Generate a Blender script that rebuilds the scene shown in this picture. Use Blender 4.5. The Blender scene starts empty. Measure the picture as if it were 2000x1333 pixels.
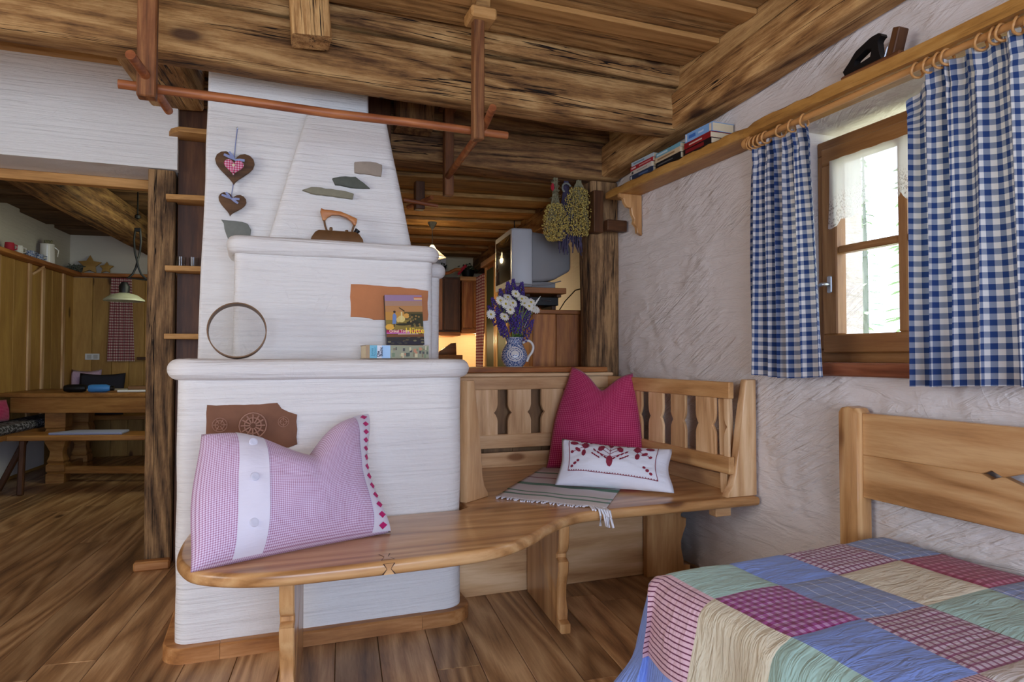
import bpy, bmesh, math, random
from mathutils import Vector, Matrix, noise
random.seed(7)
R = math.radians
scene = bpy.context.scene
COL = scene.collection

# ------------------------------------------------------------------ camera, sky, lights, exposure
cam = bpy.data.cameras.new('camera'); cam.sensor_width = 36.0; cam.lens = 36.0 * 1304 / 2000
cam.clip_start = 0.02; cam.clip_end = 200
cam_o = bpy.data.objects.new('camera', cam); COL.objects.link(cam_o)
cam_o.location = (0, 0, 1.04)
cam_o.rotation_euler = (R(90) + math.atan(33 / 1304), 0, -R(20.7))
scene.camera = cam_o

world = bpy.data.worlds.new('world'); scene.world = world; world.use_nodes = True
bgn = world.node_tree.nodes['Background']
bgn.inputs[0].default_value = (0.74, 0.86, 1.0, 1); bgn.inputs[1].default_value = 4.6

def area(name, loc, aim, sx, sy, watt, color):
    l = bpy.data.lights.new(name, 'AREA'); l.shape = 'RECTANGLE'; l.size = sx; l.size_y = sy
    l.energy = watt; l.color = color
    o = bpy.data.objects.new(name, l); COL.objects.link(o); o.location = loc
    o.rotation_euler = (Vector(aim) - Vector(loc)).to_track_quat('-Z', 'Y').to_euler()
    return o
# fill lights added at the open rear and west walls, then dining window daylight
area('fill_rear', (0.1, -2.35, 1.05), (0.3, 2.5, 0.8), 2.6, 1.4, 96, (0.55, 0.69, 1.0))  # added bluish fill from behind the camera, no door built
area('fill_west', (-3.35, 0.6, 1.5), (0.6, 2.2, 1.3), 1.8, 1.3, 40, (1.0, 0.94, 0.85))  # added warm fill from the unseen left side
area('daylight_dining_window', (-0.3, 5.6, 1.75), (-1.8, 6.6, 1.25), 0.9, 0.8, 13, (0.95, 1.0, 0.74))
sun = bpy.data.lights.new('sun', 'SUN'); sun.energy = 9.0; sun.angle = R(2); sun.color = (1, 0.95, 0.85)
sun_o = bpy.data.objects.new('sun', sun); COL.objects.link(sun_o); sun_o.rotation_euler = Vector((0.3, -0.5, -0.8)).to_track_quat('-Z', 'Y').to_euler()

scene.view_settings.view_transform = 'Standard'
scene.view_settings.look = 'None'
scene.view_settings.gamma = 1.0
scene.view_settings.use_curve_mapping = False
scene.view_settings.exposure = -0.17

# ------------------------------------------------------------------ colour + material helpers
def S(h):
    h = h.lstrip('#'); c = [int(h[i:i + 2], 16) / 255 for i in (0, 2, 4)]
    return tuple((x / 12.92 if x <= 0.04045 else ((x + 0.055) / 1.055) ** 2.4) for x in c) + (1,)

class NT:
    def __init__(s, name):
        s.m = bpy.data.materials.new(name); s.m.use_nodes = True; s.t = s.m.node_tree; s.t.nodes.clear()
        s.out = s.n('ShaderNodeOutputMaterial')
        s.b = s.n('ShaderNodeBsdfPrincipled'); s.l(s.b.outputs[0], s.out.inputs[0])
        s.b.inputs['Specular IOR Level'].default_value = 0.35
    def n(s, typ, **props):
        nd = s.t.nodes.new(typ)
        for k, v in props.items(): setattr(nd, k, v)
        return nd
    def l(s, a, b): s.t.links.new(a, b)
    def put(s, sock, v):
        if isinstance(v, bpy.types.NodeSocket): s.l(v, sock)
        else: sock.default_value = v
    def math(s, op, a, b=0.0, c=0.0, clamp=False):
        nd = s.n('ShaderNodeMath', operation=op, use_clamp=clamp)
        s.put(nd.inputs[0], a); s.put(nd.inputs[1], b); s.put(nd.inputs[2], c); return nd.outputs[0]
    def vmul(s, v, xyz):
        nd = s.n('ShaderNodeVectorMath', operation='MULTIPLY'); s.l(v, nd.inputs[0]); s.put(nd.inputs[1], xyz); return nd.outputs[0]
    def vadd(s, v, w):
        nd = s.n('ShaderNodeVectorMath', operation='ADD'); s.l(v, nd.inputs[0]); s.put(nd.inputs[1], w); return nd.outputs[0]
    def noise(s, v, scale=1.0, detail=3.0, rough=0.55, dist=0.0):
        nd = s.n('ShaderNodeTexNoise'); s.put(nd.inputs['Vector'], v)
        nd.inputs['Scale'].default_value = scale; nd.inputs['Detail'].default_value = detail
        nd.inputs['Roughness'].default_value = rough; nd.inputs['Distortion'].default_value = dist
        return nd.outputs[0]
    def ramp(s, f, stops):
        nd = s.n('ShaderNodeValToRGB'); s.put(nd.inputs[0], f); e = nd.color_ramp.elements
        while len(e) > 1: e.remove(e[0])
        e[0].position, e[0].color = stops[0]
        for p, c in stops[1:]:
            x = e.new(p); x.color = c
        return nd.outputs[0]
    def smooth(s, f, lo, hi):
        nd = s.n('ShaderNodeMapRange', interpolation_type='SMOOTHSTEP'); s.put(nd.inputs[0], f)
        nd.inputs[1].default_value = lo; nd.inputs[2].default_value = hi; return nd.outputs[0]
    def mix(s, f, a, b, blend='MIX'):
        nd = s.n('ShaderNodeMix', data_type='RGBA', blend_type=blend); s.put(nd.inputs[0], f)
        s.put(nd.inputs[6], a); s.put(nd.inputs[7], b); return nd.outputs[2]
    def bump(s, h, strength=0.3, dist=0.01):
        nd = s.n('ShaderNodeBump'); s.put(nd.inputs['Height'], h)
        nd.inputs['Strength'].default_value = strength; nd.inputs['Distance'].default_value = dist
        s.l(nd.outputs[0], s.b.inputs['Normal'])
    def obj(s): return s.n('ShaderNodeTexCoord').outputs['Object']
    def uv(s): return s.n('ShaderNodeTexCoord').outputs['UV']
    def rnd(s): return s.n('ShaderNodeObjectInfo').outputs['Random']
    def col(s, v): s.put(s.b.inputs['Base Color'], v)
    def rough(s, v): s.put(s.b.inputs['Roughness'], v)

def plain(name, c, rough=0.6, metal=0.0, var=0.0, sc=20):
    k = NT(name); c = S(c) if isinstance(c, str) else c
    if var:
        n = k.noise(k.obj(), sc, 4)
        k.col(k.mix(n, tuple(x * (1 - var) for x in c[:3]) + (1,), tuple(min(1, x * (1 + var)) for x in c[:3]) + (1,)))
        k.bump(n, 0.15, 0.004)
    else: k.col(c)
    k.rough(rough); k.b.inputs['Metallic'].default_value = metal
    return k.m

def wood(name, light, mid, dark, g=9.0, tone=0.3, crack=0.0, rough=0.5, knots=0.5, bump=0.12, coat=0.0, knot_c='#3a2010', ringw=0.12, con=0.18):
    """grain runs along the object's local X"""
    k = NT(name); v = k.obj(); r = k.rnd()
    cb = k.n('ShaderNodeCombineXYZ')
    for i, q in enumerate((37.0, 11.3, 23.7)): k.l(k.math('MULTIPLY', r, q), cb.inputs[i])
    v = k.vadd(v, cb.outputs[0])
    mid_ = k.noise(k.vmul(v, (3.6, g * 5.0, g * 5.0)), 1.0, 4, 0.65, 0.5)
    broad = k.noise(k.vmul(v, (1.0, g, g)), 1.0, 6, 0.66, 0.6)
    fine = k.noise(k.vmul(v, (9.0, g * 16, g * 16)), 1.0, 3, 0.6)
    low = k.noise(k.vmul(v, (0.28, 2.6, 2.6)), 1.0, 2, 0.45, 0.3)
    ring = k.math('PINGPONG', k.math('MULTIPLY', low, g * 1.5), 0.5)
    ring = k.math('MULTIPLY', ring, 2.0)
    f = k.math('ADD', k.math('ADD', k.math('MULTIPLY', broad, 0.42), k.math('MULTIPLY', mid_, 0.26)), k.math('ADD', k.math('MULTIPLY', ring, ringw), k.math('MULTIPLY', fine, 0.34 - ringw)))
    if crack: f = k.math('ADD', f, k.math('MULTIPLY', k.math('SUBTRACT', k.noise(k.vmul(v, (9, 24, 24)), 1.0, 5, 0.7), 0.5), 0.22))
    c = k.ramp(f, [(0.49 - con, S(dark)), (0.49, S(mid)), (0.49 + con, S(light))])
    hsv = k.n('ShaderNodeHueSaturation'); k.l(c, hsv.inputs['Color'])
    k.l(k.math('MULTIPLY_ADD', r, tone, 1 - tone * 0.55), hsv.inputs['Value'])
    c = hsv.outputs[0]
    h = f
    if knots:
        vo = k.n('ShaderNodeTexVoronoi', feature='F1'); k.l(k.vmul(v, (1.7, 4.2, 4.2)), vo.inputs['Vector']); vo.inputs['Scale'].default_value = 1.0
        sp = k.n('ShaderNodeSeparateColor'); k.l(vo.outputs['Color'], sp.inputs[0])
        on = k.math('GREATER_THAN', sp.outputs[0], 1 - knots)
        kd = k.math('MULTIPLY', k.smooth(vo.outputs['Distance'], 0.125, 0.06), on)
        halo = k.math('MULTIPLY', k.smooth(vo.outputs['Distance'], 0.27, 0.08), on)
        c = k.mix(k.math('MULTIPLY', halo, 0.35), c, S(dark)); c = k.mix(k.math('MULTIPLY', kd, 0.85), c, S(knot_c))
    if crack:
        cr = k.noise(k.vmul(v, (0.5, 22, 22)), 1.0, 4, 0.55, 0.8)
        cm = k.math('MULTIPLY', k.smooth(k.math('ABSOLUTE', k.math('SUBTRACT', cr, 0.42)), 0.010, 0.002), crack)
        st = k.noise(k.vmul(v, (2.2, 5, 5)), 1.0, 6, 0.7)
        c = k.mix(k.math('MULTIPLY', k.smooth(st, 0.56, 0.72), 0.62), c, S(dark))
        c = k.mix(cm, c, S('#1c1009'))
        h = k.math('SUBTRACT', h, k.math('MULTIPLY', cm, 1.5))
    k.col(c); k.rough(rough)
    k.b.inputs['Coat Weight'].default_value = coat; k.b.inputs['Coat Roughness'].default_value = 0.25
    k.bump(h, bump, 0.006 if not crack else 0.012)
    return k.m

def plaster(name, c1, c2, relief=0.5, stroke=(3, 3, 60), big=5.0, trowel=0.0, ridge=0.05, brush=0.62):
    k = NT(name); v = k.obj()
    n1 = k.noise(v, big, 5, 0.55, 0.4); n2 = k.noise(k.vmul(v, stroke), 1.0, 4, 0.6, 0.7)
    n3 = k.noise(v, 1.3, 3)
    patchm = k.smooth(k.noise(v, 2.3, 3), 0.42, 0.62)
    diag = k.n('ShaderNodeMapping'); k.l(v, diag.inputs[0]); diag.inputs['Rotation'].default_value = (0.5, 0.6, 0.5)
    n4 = k.noise(k.vmul(diag.outputs[0], (5, 5, 48)), 1.0, 3, 0.6, 0.5)
    rid = k.smooth(k.math('ABSOLUTE', k.math('SUBTRACT', k.noise(v, big * 0.4, 2, 0.5, 2.6), 0.5)), 0.012, 0.0)
    rid = k.math('MULTIPLY', rid, k.smooth(k.noise(v, 3.1, 2), 0.52, 0.66))
    h = k.math('ADD', k.math('MULTIPLY', n1, 0.6), k.math('ADD', k.math('MULTIPLY', n2, brush), k.math('ADD', k.math('MULTIPLY', rid, ridge), k.math('MULTIPLY', k.math('MULTIPLY', n4, patchm), trowel))))
    k.col(k.mix(n3, S(c1), S(c2))); k.rough(0.9); k.b.inputs['Specular IOR Level'].default_value = 0.15
    k.bump(h, relief, 0.028)
    return k.m

def cloth_finish(k, c, weave=900, transl=0.0, bump=0.15, v=None, wr=0.0):
    k.col(c); k.rough(0.95); k.b.inputs['Specular IOR Level'].default_value = 0.1
    k.b.inputs['Sheen Weight'].default_value = 0.15
    if wr:
        u = k.uv(); k.bump(k.noise(k.vmul(u, (9, 40, 1)), 1.0, 3, 0.6, 0.7), wr, 0.02)
    if transl:
        tr = k.n('ShaderNodeBsdfTranslucent'); k.put(tr.inputs[0], c)
        mx = k.n('ShaderNodeMixShader'); mx.inputs[0].default_value = transl
        k.l(k.b.outputs[0], mx.inputs[1]); k.l(tr.outputs[0], mx.inputs[2]); k.l(mx.outputs[0], k.out.inputs[0])
    return k.m

def gingham(name, base, mid, full, period, transl=0.0, wr=0.0, duty=0.5, period2=None):
    k = NT(name); sp = k.n('ShaderNodeSeparateXYZ'); k.l(k.uv(), sp.inputs[0])
    a = k.math('LESS_THAN', k.math('FRACT', k.math('DIVIDE', sp.outputs[0], period)), duty)
    b = k.math('LESS_THAN', k.math('FRACT', k.math('DIVIDE', sp.outputs[1], period2 or period)), duty)
    f = k.math('MULTIPLY', k.math('ADD', a, b), 0.5)
    c = k.mix(k.math('GREATER_THAN', f, 0.75), k.mix(k.math('GREATER_THAN', f, 0.25), S(base), S(mid)), S(full))
    return cloth_finish(k, c, transl=transl, wr=wr)

def stripes(name, base, line, period, duty=0.3, axis=1, wr=0.0, jit=0.0):
    k = NT(name); sp = k.n('ShaderNodeSeparateXYZ'); k.l(k.uv(), sp.inputs[0])
    x = k.math('DIVIDE', sp.outputs[axis], period)
    if jit: x = k.math('ADD', x, k.math('MULTIPLY', k.noise(k.vmul(k.uv(), (3, 3, 1)), 1.0), jit))
    a = k.math('LESS_THAN', k.math('FRACT', x), duty)
    return cloth_finish(k, k.mix(a, S(base), S(line)), wr=wr)

def fabric(name, c, wr=0.0, var=0.08):
    k = NT(name); cc = S(c)
    n = k.noise(k.uv(), 12.0, 3)
    col = k.mix(n, tuple(x * (1 - var) for x in cc[:3]) + (1,), tuple(min(1, x * (1 + var)) for x in cc[:3]) + (1,))
    return cloth_finish(k, col, wr=wr)

M = {}
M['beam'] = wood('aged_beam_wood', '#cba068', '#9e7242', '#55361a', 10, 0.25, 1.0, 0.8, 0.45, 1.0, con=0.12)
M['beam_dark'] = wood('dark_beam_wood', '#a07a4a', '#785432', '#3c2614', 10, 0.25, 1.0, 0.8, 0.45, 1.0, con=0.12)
M['ceil'] = wood('ceiling_board_wood', '#c49a62', '#a07644', '#5e4024', 10, 0.4, 0.7, 0.75, 0.5, 0.5, con=0.13)
M['batten'] = wood('ceiling_batten_wood', '#cb9a60', '#b08048', '#80552c', 9, 0.25, 0.0, 0.65, 0.3, 0.2)
M['kceil'] = wood('kitchen_ceiling_wood', '#c89c5c', '#a0763e', '#5a3c1c', 8, 0.5, 0.5, 0.7, 0.4, 0.3)
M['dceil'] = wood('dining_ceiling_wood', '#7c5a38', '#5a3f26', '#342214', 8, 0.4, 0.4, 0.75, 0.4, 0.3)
M['floor'] = wood('larch_floor_wood', '#cca67a', '#a27a52', '#644630', 11, 0.5, 0.0, 0.42, 0.4, 0.12, 0.15, ringw=0.2, con=0.165)
M['pine'] = wood('pine_wood', '#e4bf94', '#d0a476', '#ae8054', 8, 0.16, 0.0, 0.4, 0.45, 0.06, 0.2, '#7a4a26', ringw=0.2, con=0.15)
M['pine_amber'] = wood('varnished_pine_wood', '#d6aa76', '#c08e5a', '#98693c', 8, 0.12, 0.0, 0.3, 0.5, 0.05, 0.35, '#5e3418', ringw=0.2, con=0.15)
M['pine_old'] = wood('panel_pine_wood', '#c79f58', '#aa8146', '#8a6232', 5, 0.25, 0.0, 0.55, 0.85, 0.08, 0.0, '#4a2c14', con=0.24)
M['red_pine'] = wood('reddish_pine_wood', '#c88a4c', '#a05f2e', '#6a361a', 7, 0.25, 0.0, 0.5, 0.5, 0.1, 0.1, '#3a1a0c')
M['peg'] = wood('peg_wood', '#b87444', '#8c4e2c', '#5a2e18', 12, 0.2, 0.0, 0.45, 0.2, 0.1)
M['hang'] = wood('hanger_wood', '#9c6a3e', '#744626', '#3e2412', 14, 0.4, 0.3, 0.6, 0.2, 0.3)
M['post'] = wood('weathered_post_wood', '#a88258', '#785a3c', '#38271a', 11, 0.2, 1.0, 0.85, 0.4, 1.2, con=0.11)
M['dark_board'] = wood('dark_stained_board', '#6a4426', '#4c2c16', '#2c180c', 6, 0.25, 0.0, 0.5, 0.2, 0.1)
M['cab'] = wood('cabinet_wood', '#bc7a3a', '#945826', '#5a3014', 7, 0.3, 0.0, 0.45, 0.4, 0.1, 0.15)
M['plinth'] = wood('plinth_wood', '#cf9a64', '#a8703e', '#70421f', 7, 0.2, 0.0, 0.5, 0.3, 0.15)
M['frame'] = wood('window_frame_wood', '#b58655', '#9c6c3e', '#7c5230', 9, 0.1, 0.0, 0.4, 0.1, 0.05)
M['sill'] = wood('window_sill_wood', '#9c6040', '#7c4428', '#56301c', 7, 0.1, 0.0, 0.35, 0.3, 0.06)
M['shelf'] = wood('live_edge_shelf_wood', '#cfa05c', '#b2803f', '#80562a', 5, 0.15, 0.2, 0.5, 0.4, 0.2)
M['table'] = wood('dining_table_wood', '#b08048', '#8c5e30', '#5c3a1c', 7, 0.2, 0.0, 0.4, 0.4, 0.08)
M['stove'] = plaster('white_stove_plaster', '#e6e2de', '#dedad8', 0.6, (2.0, 2.0, 60), 6)
M['wall'] = plaster('white_wall_plaster', '#e2d8d4', '#d6ccc8', 0.8, (4, 4, 22), 6, 0.95, 0.04, 0.8)
M['wall2'] = plaster('plain_wall_plaster', '#d4ccc0', '#cac2b8', 0.3, (4, 4, 30), 6)
M['kwall'] = plaster('kitchen_wall_plaster', '#dccfae', '#d0c2a0', 0.2)
M['ground'] = plain('meadow_grass', '#b8bfa0', 0.9, 0, 0.1, 2)
M['black'] = plain('black_iron', '#141416', 0.45, 0.3)
M['black_plastic'] = plain('black_plastic', '#101010', 0.4)
M['grey_plastic'] = plain('grey_plastic', '#8e8a88', 0.5)
M['silver_plastic'] = plain('silver_plastic', '#b6b4b4', 0.4)
M['white_paint'] = plain('white_paint', '#d9d9dc', 0.5)
M['white_cer'] = plain('white_ceramic', '#e2dcd6', 0.2)
M['iron_brown'] = plain('rusty_brown_iron', '#6a4a2c', 0.45, 0.35, 0.3, 30)
M['metal'] = plain('brushed_metal', '#b8bcc2', 0.3, 0.9)
M['gold'] = plain('ring_wood', '#c58f55', 0.45)
M['slate'] = plain('grey_slate', '#74766f', 0.8, 0, 0.25, 30)
M['slate_dark'] = plain('dark_slate', '#55584f', 0.8, 0, 0.3, 30)
M['stone_tan'] = plain('tan_stone', '#988a7c', 0.85, 0, 0.22, 30)
M['stone_olive'] = plain('olive_stone', '#85806c', 0.85, 0, 0.22, 30)
M['terra'] = plain('terracotta', '#b9784e', 0.85, 0, 0.18, 14)
M['terra_dark'] = plain('brown_terracotta', '#7d5540', 0.85, 0, 0.25, 14)
M['terra_relief'] = plain('terracotta_relief', '#9c7462', 0.85, 0, 0.1, 30)
M['heart'] = wood('heart_wood', '#6c4c30', '#523823', '#302014', 14, 0.1, 0.0, 0.7, 0, 0.2)
M['bark'] = plain('bark_edge', '#b07c50', 0.8)
M['ribbon'] = plain('blue_white_ribbon', '#8b93b8', 0.8)
M['paper'] = plain('book_paper', '#d8c8a8', 0.85, 0, 0.08, 200)
M['green_paint'] = plain('green_cabinet_paint', '#3b4630', 0.5, 0, 0.15, 10)
M['spruce'] = plain('spruce_needles', '#8aa080', 0.8, 0, 0.2, 5)
M['backboard'] = wood('brown_back_board', '#8c6844', '#755436', '#543a24', 7, 0.15, 0.0, 0.6, 0.3, 0.08)
M['leaf'] = plain('leaf_green', '#5e8a3c', 0.6, 0, 0.2, 20)
M['stem'] = plain('stem_green', '#7c9a54', 0.6)
M['purple'] = plain('lupine_purple', '#5c4698', 0.7, 0, 0.3, 60)
M['violet'] = plain('dried_lavender', '#4a4258', 0.85, 0, 0.3, 60)
M['petal'] = plain('daisy_white', '#f0ece0', 0.6)
M['daisy_eye'] = plain('daisy_yellow', '#c8b03c', 0.7)
M['herb'] = plain('dried_yellow_herb', '#c4ac5e', 0.9, 0, 0.5, 70)
M['herb_stem'] = plain('dried_herb_stem', '#8c8466', 0.9)
M['red'] = plain('red_ribbon', '#b02838', 0.7)
M['navy'] = plain('navy_cloth', '#32323f', 0.9)
M['blue_obj'] = plain('blue_plastic', '#3c7cc0', 0.4)

gk = NT('window_glass'); gk.b.inputs['Transmission Weight'].default_value = 1.0; gk.rough(0.0); gk.col((1, 1, 1, 1)); gk.b.inputs['IOR'].default_value = 1.01
M['glass'] = gk.m
gk = NT('drinking_glass'); gk.b.inputs['Transmission Weight'].default_value = 1.0; gk.rough(0.02); gk.b.inputs['IOR'].default_value = 1.4
M['glass2'] = gk.m
gk = NT('screen_glass'); gk.col(S('#151816')); gk.rough(0.08); M['screen'] = gk.m

M['curtain'] = gingham('blue_gingham_cloth', '#dcd6d4', '#858ca0', '#2a4072', 0.034, 0.3)
M['curtain_red'] = gingham('red_gingham_cloth', '#d8ccc4', '#9c6468', '#7c2438', 0.03, 0.0)
M['pil_lilac'] = gingham('lilac_pink_check_cloth', '#e2d2e8', '#c4a0c2', '#a06c88', 0.0064, 0, 0.12, 0.4)
M['pil_red'] = gingham('magenta_check_cloth', '#cc5c80', '#b83460', '#981f4e', 0.0115, 0, 0.12)
M['linen'] = fabric('white_linen', '#dcdce6', 0.2, 0.03)
M['lace'] = fabric('white_lace_band', '#e0dcea', 0.1, 0.03)
M['embroid'] = plain('dark_red_thread', '#84253c', 0.8)
M['ribbon_pink'] = plain('pink_ribbon', '#c0206c', 0.6)
M['button'] = plain('white_button', '#dadaea', 0.35)
M['q_blue'] = fabric('quilt_blue', '#7f98dc', 0.7)
M['q_cream'] = fabric('quilt_cream', '#d9d0b8', 0.8)
M['q_mint'] = fabric('quilt_mint', '#a4c4bc', 0.7)
M['q_magenta'] = gingham('quilt_magenta_check', '#c494c4', '#a04a90', '#7f1c58', 0.025, 0, 0.5)
M['q_crimson'] = gingham('quilt_crimson_check', '#c07890', '#9c3c5c', '#861c40', 0.025, 0, 0.4)
M['q_maroon'] = gingham('quilt_maroon_windowpane', '#c8b4c4', '#8c5470', '#74304c', 0.021, 0, 0.5, 0.32)
M['q_gray'] = stripes('quilt_grey_blue_stripe', '#8090bc', '#b8c0d8', 0.045, 0.1, 0, 0.5, 0.5)
M['q_pink'] = stripes('quilt_pink_stripe', '#d8b4c0', '#6c3850', 0.0135, 0.26, 0, 0.4)
M['q_white'] = fabric('quilt_white', '#cfc8c4', 0.8)
M['q_border'] = fabric('quilt_border_blue', '#86a0e6', 0.7)
k = NT('striped_runner_cloth'); sp = k.n('ShaderNodeSeparateXYZ'); k.l(k.uv(), sp.inputs[0])
c = k.ramp(sp.outputs[1], [(0.0, S('#d8d2d2')), (0.10, S('#d8d2d2')), (0.11, S('#47785c')), (0.135, S('#47785c')), (0.14, S('#d4ccce')), (0.19, S('#d4ccce')), (0.195, S('#568468')), (0.215, S('#568468')),
   (0.22, S('#d4cccc')), (0.38, S('#d0c8ca')), (0.39, S('#3c7050')), (0.45, S('#3c7050')), (0.455, S('#cac0c2')), (0.60, S('#cac0c2')), (0.61, S('#8c5c64')), (0.63, S('#8c6068')), (0.64, S('#c8bebe')), (0.76, S('#c8bebe')), (0.77, S('#4c7460')), (0.80, S('#4c7460')), (0.81, S('#c4babc')), (0.9, S('#b09ca4')), (1.0, S('#c4babc'))])
k.t.nodes[-1].color_ramp.interpolation = 'LINEAR'
M['runner'] = cloth_finish(k, c)
k.bump(k.noise(k.vmul(k.uv(), (60, 160, 1)), 1.0, 2), 0.3, 0.004)
# lace valance: thin white cloth, open between the threads
k = NT('lace_valance_cloth'); u = k.uv()
hol = k.n('ShaderNodeTexVoronoi', feature='F1'); k.l(k.vmul(u, (110, 110, 1)), hol.inputs['Vector']); hol.inputs['Scale'].default_value = 1.0
sp = k.n('ShaderNodeSeparateXYZ'); k.l(u, sp.inputs[0])
f = k.math('MULTIPLY', k.smooth(hol.outputs['Distance'], 0.5, 0.3), k.smooth(sp.outputs[1], 0.14, 0.06))
k.col(S('#eceae8')); k.rough(0.9)
tr = k.n('ShaderNodeBsdfTranslucent'); tr.inputs[0].default_value = S('#eceae8')
tp = k.n('ShaderNodeBsdfTransparent')
m1 = k.n('ShaderNodeMixShader'); m1.inputs[0].default_value = 0.5; k.l(k.b.outputs[0], m1.inputs[1]); k.l(tr.outputs[0], m1.inputs[2])
m2 = k.n('ShaderNodeMixShader'); k.l(k.math('MULTIPLY_ADD', f, 0.4, 0.3), m2.inputs[0]); k.l(m1.outputs[0], m2.inputs[1]); k.l(tp.outputs[0], m2.inputs[2])
k.l(m2.outputs[0], k.out.inputs[0]); M['valance'] = k.m
# sieve mesh: fine wire cloth
k = NT('sieve_wire_cloth'); k.col(S('#77706a')); k.rough(0.5); tp = k.n('ShaderNodeBsdfTransparent')
mx = k.n('ShaderNodeMixShader'); mx.inputs[0].default_value = 0.86; k.l(k.b.outputs[0], mx.inputs[1]); k.l(tp.outputs[0], mx.inputs[2]); k.l(mx.outputs[0], k.out.inputs[0]); M['wire'] = k.m
# blue and white jug glaze
k = NT('blue_white_glaze'); vo = k.n('ShaderNodeTexVoronoi', feature='DISTANCE_TO_EDGE'); k.l(k.obj(), vo.inputs['Vector']); vo.inputs['Scale'].default_value = 75
k.col(k.mix(k.math('LESS_THAN', vo.outputs['Distance'], 0.07), S('#4c6292'), S('#d4d4dc'))); k.rough(0.2); M['jug'] = k.m
# patterned dark seat cushion of the far bench
k = NT('speckled_dark_cloth'); k.col(k.mix(k.smooth(k.noise(k.obj(), 45, 2), 0.45, 0.6), S('#2c2c30'), S('#8c8c94'))); k.rough(0.95); M['speck'] = k.m
# lamps
k = NT('lamp_glow'); k.b.inputs['Emission Color'].default_value = (1, 0.8, 0.5, 1); k.b.inputs['Emission Strength'].default_value = 6.0; M['glow'] = k.m
k = NT('pale_lamp_shade'); k.col(k.mix(k.noise(k.obj(), 25, 3), S('#84846e'), S('#a4a490'))); k.rough(0.5); M['shade'] = k.m
k = NT('opal_lamp_glass'); tr = k.n('ShaderNodeBsdfTranslucent'); tr.inputs[0].default_value = (0.95, 0.93, 0.88, 1); k.col((0.8, 0.78, 0.74, 1))
mx = k.n('ShaderNodeMixShader'); mx.inputs[0].default_value = 0.85; k.l(k.b.outputs[0], mx.inputs[1]); k.l(tr.outputs[0], mx.inputs[2]); k.l(mx.outputs[0], k.out.inputs[0]); M['opal'] = k.m
def cover(c): 
    key = 'cover_' + c
    if key not in M: M[key] = plain('book_cover_' + c.strip('#'), c, 0.4)
    return M[key]

# ------------------------------------------------------------------ geometry helpers
PW = {}
def link(name, me, mat=None, parent=None, Mx=None, mats=None, kind=None):
    o = bpy.data.objects.new(name, me); COL.objects.link(o)
    if len(me.materials) == 0:
        for m in (mats or [mat]): me.materials.append(m)
    Mx = Mx or Matrix()
    PW[o.name] = Mx
    if parent is not None:
        o.parent = parent; o.matrix_parent_inverse = Matrix(); o.matrix_basis = PW[parent.name].inverted() @ Mx
    else: o.matrix_basis = Mx
    if kind: o['kind'] = kind
    return o
def mesh(name, V, F, mat=None, parent=None, Mx=None, uv=None, sharp=35, mats=None, fm=None, kind=None):
    me = bpy.data.meshes.new(name); me.from_pydata([tuple(v) for v in V], [], F); me.update()
    if fm:
        for p, i in zip(me.polygons, fm): p.material_index = i
    if uv:
        ul = me.uv_layers.new(name='uv')
        for lp in me.loops: ul.data[lp.index].uv = uv[lp.vertex_index]
    if sharp:
        me.polygons.foreach_set('use_smooth', [True] * len(me.polygons)); me.set_sharp_from_angle(angle=R(sharp))
    return link(name, me, mat, parent, Mx, mats, kind)
def bmobj(name, bm, mat=None, parent=None, Mx=None, sharp=35, mats=None, kind=None):
    me = bpy.data.meshes.new(name); bm.normal_update(); bm.to_mesh(me); bm.free()
    if sharp:
        me.polygons.foreach_set('use_smooth', [True] * len(me.polygons)); me.set_sharp_from_angle(angle=R(sharp))
    return link(name, me, mat, parent, Mx, mats, kind)
def thing(name, label, cat, loc=(0, 0, 0), group=None, rz=0.0):
    o = bpy.data.objects.new(name, None); COL.objects.link(o); o.empty_display_size = 0.05
    Mx = Matrix.Translation(loc) @ Matrix.Rotation(rz, 4, 'Z'); PW[o.name] = Mx; o.matrix_basis = Mx
    tag(o, label, cat, group); return o
def tag(o, label, cat=None, group=None):
    o['label'] = label
    if cat: o['category'] = cat
    if group: o['group'] = group
    return o
def struct(o): o['kind'] = 'structure'; return o
def frame(o, x, up=(0, 0, 1)):
    x = Vector(x).normalized(); z = Vector(up); z = (z - x * z.dot(x))
    if z.length < 1e-5: z = Vector((0, 1, 0)) - x * x.y
    z.normalize(); y = z.cross(x)
    m = Matrix.Identity(4)
    for i, a in enumerate((x, y, z)):
        for j in range(3): m[j][i] = a[j]
    m.translation = Vector(o); return m
def boxbm(sx, sy, sz, bev=0.002, seg=1, x0=0.0):
    bm = bmesh.new(); bmesh.ops.create_cube(bm, size=1)
    for v in bm.verts: v.co = Vector((v.co.x * sx + sx / 2 + x0, v.co.y * sy, v.co.z * sz))
    if bev: bmesh.ops.bevel(bm, geom=bm.edges[:], offset=bev, segments=seg, affect='EDGES', profile=0.6)
    return bm
def board(name, p0, p1, w, t, mat, parent=None, up=(0, 0, 1), bev=0.003, seg=1):
    """box from p0 to p1: grain along it, width across, thickness along up"""
    p0 = Vector(p0); p1 = Vector(p1)
    return bmobj(name, boxbm((p1 - p0).length, w, t, bev, seg), mat, parent, frame(p0, p1 - p0, up))
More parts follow.
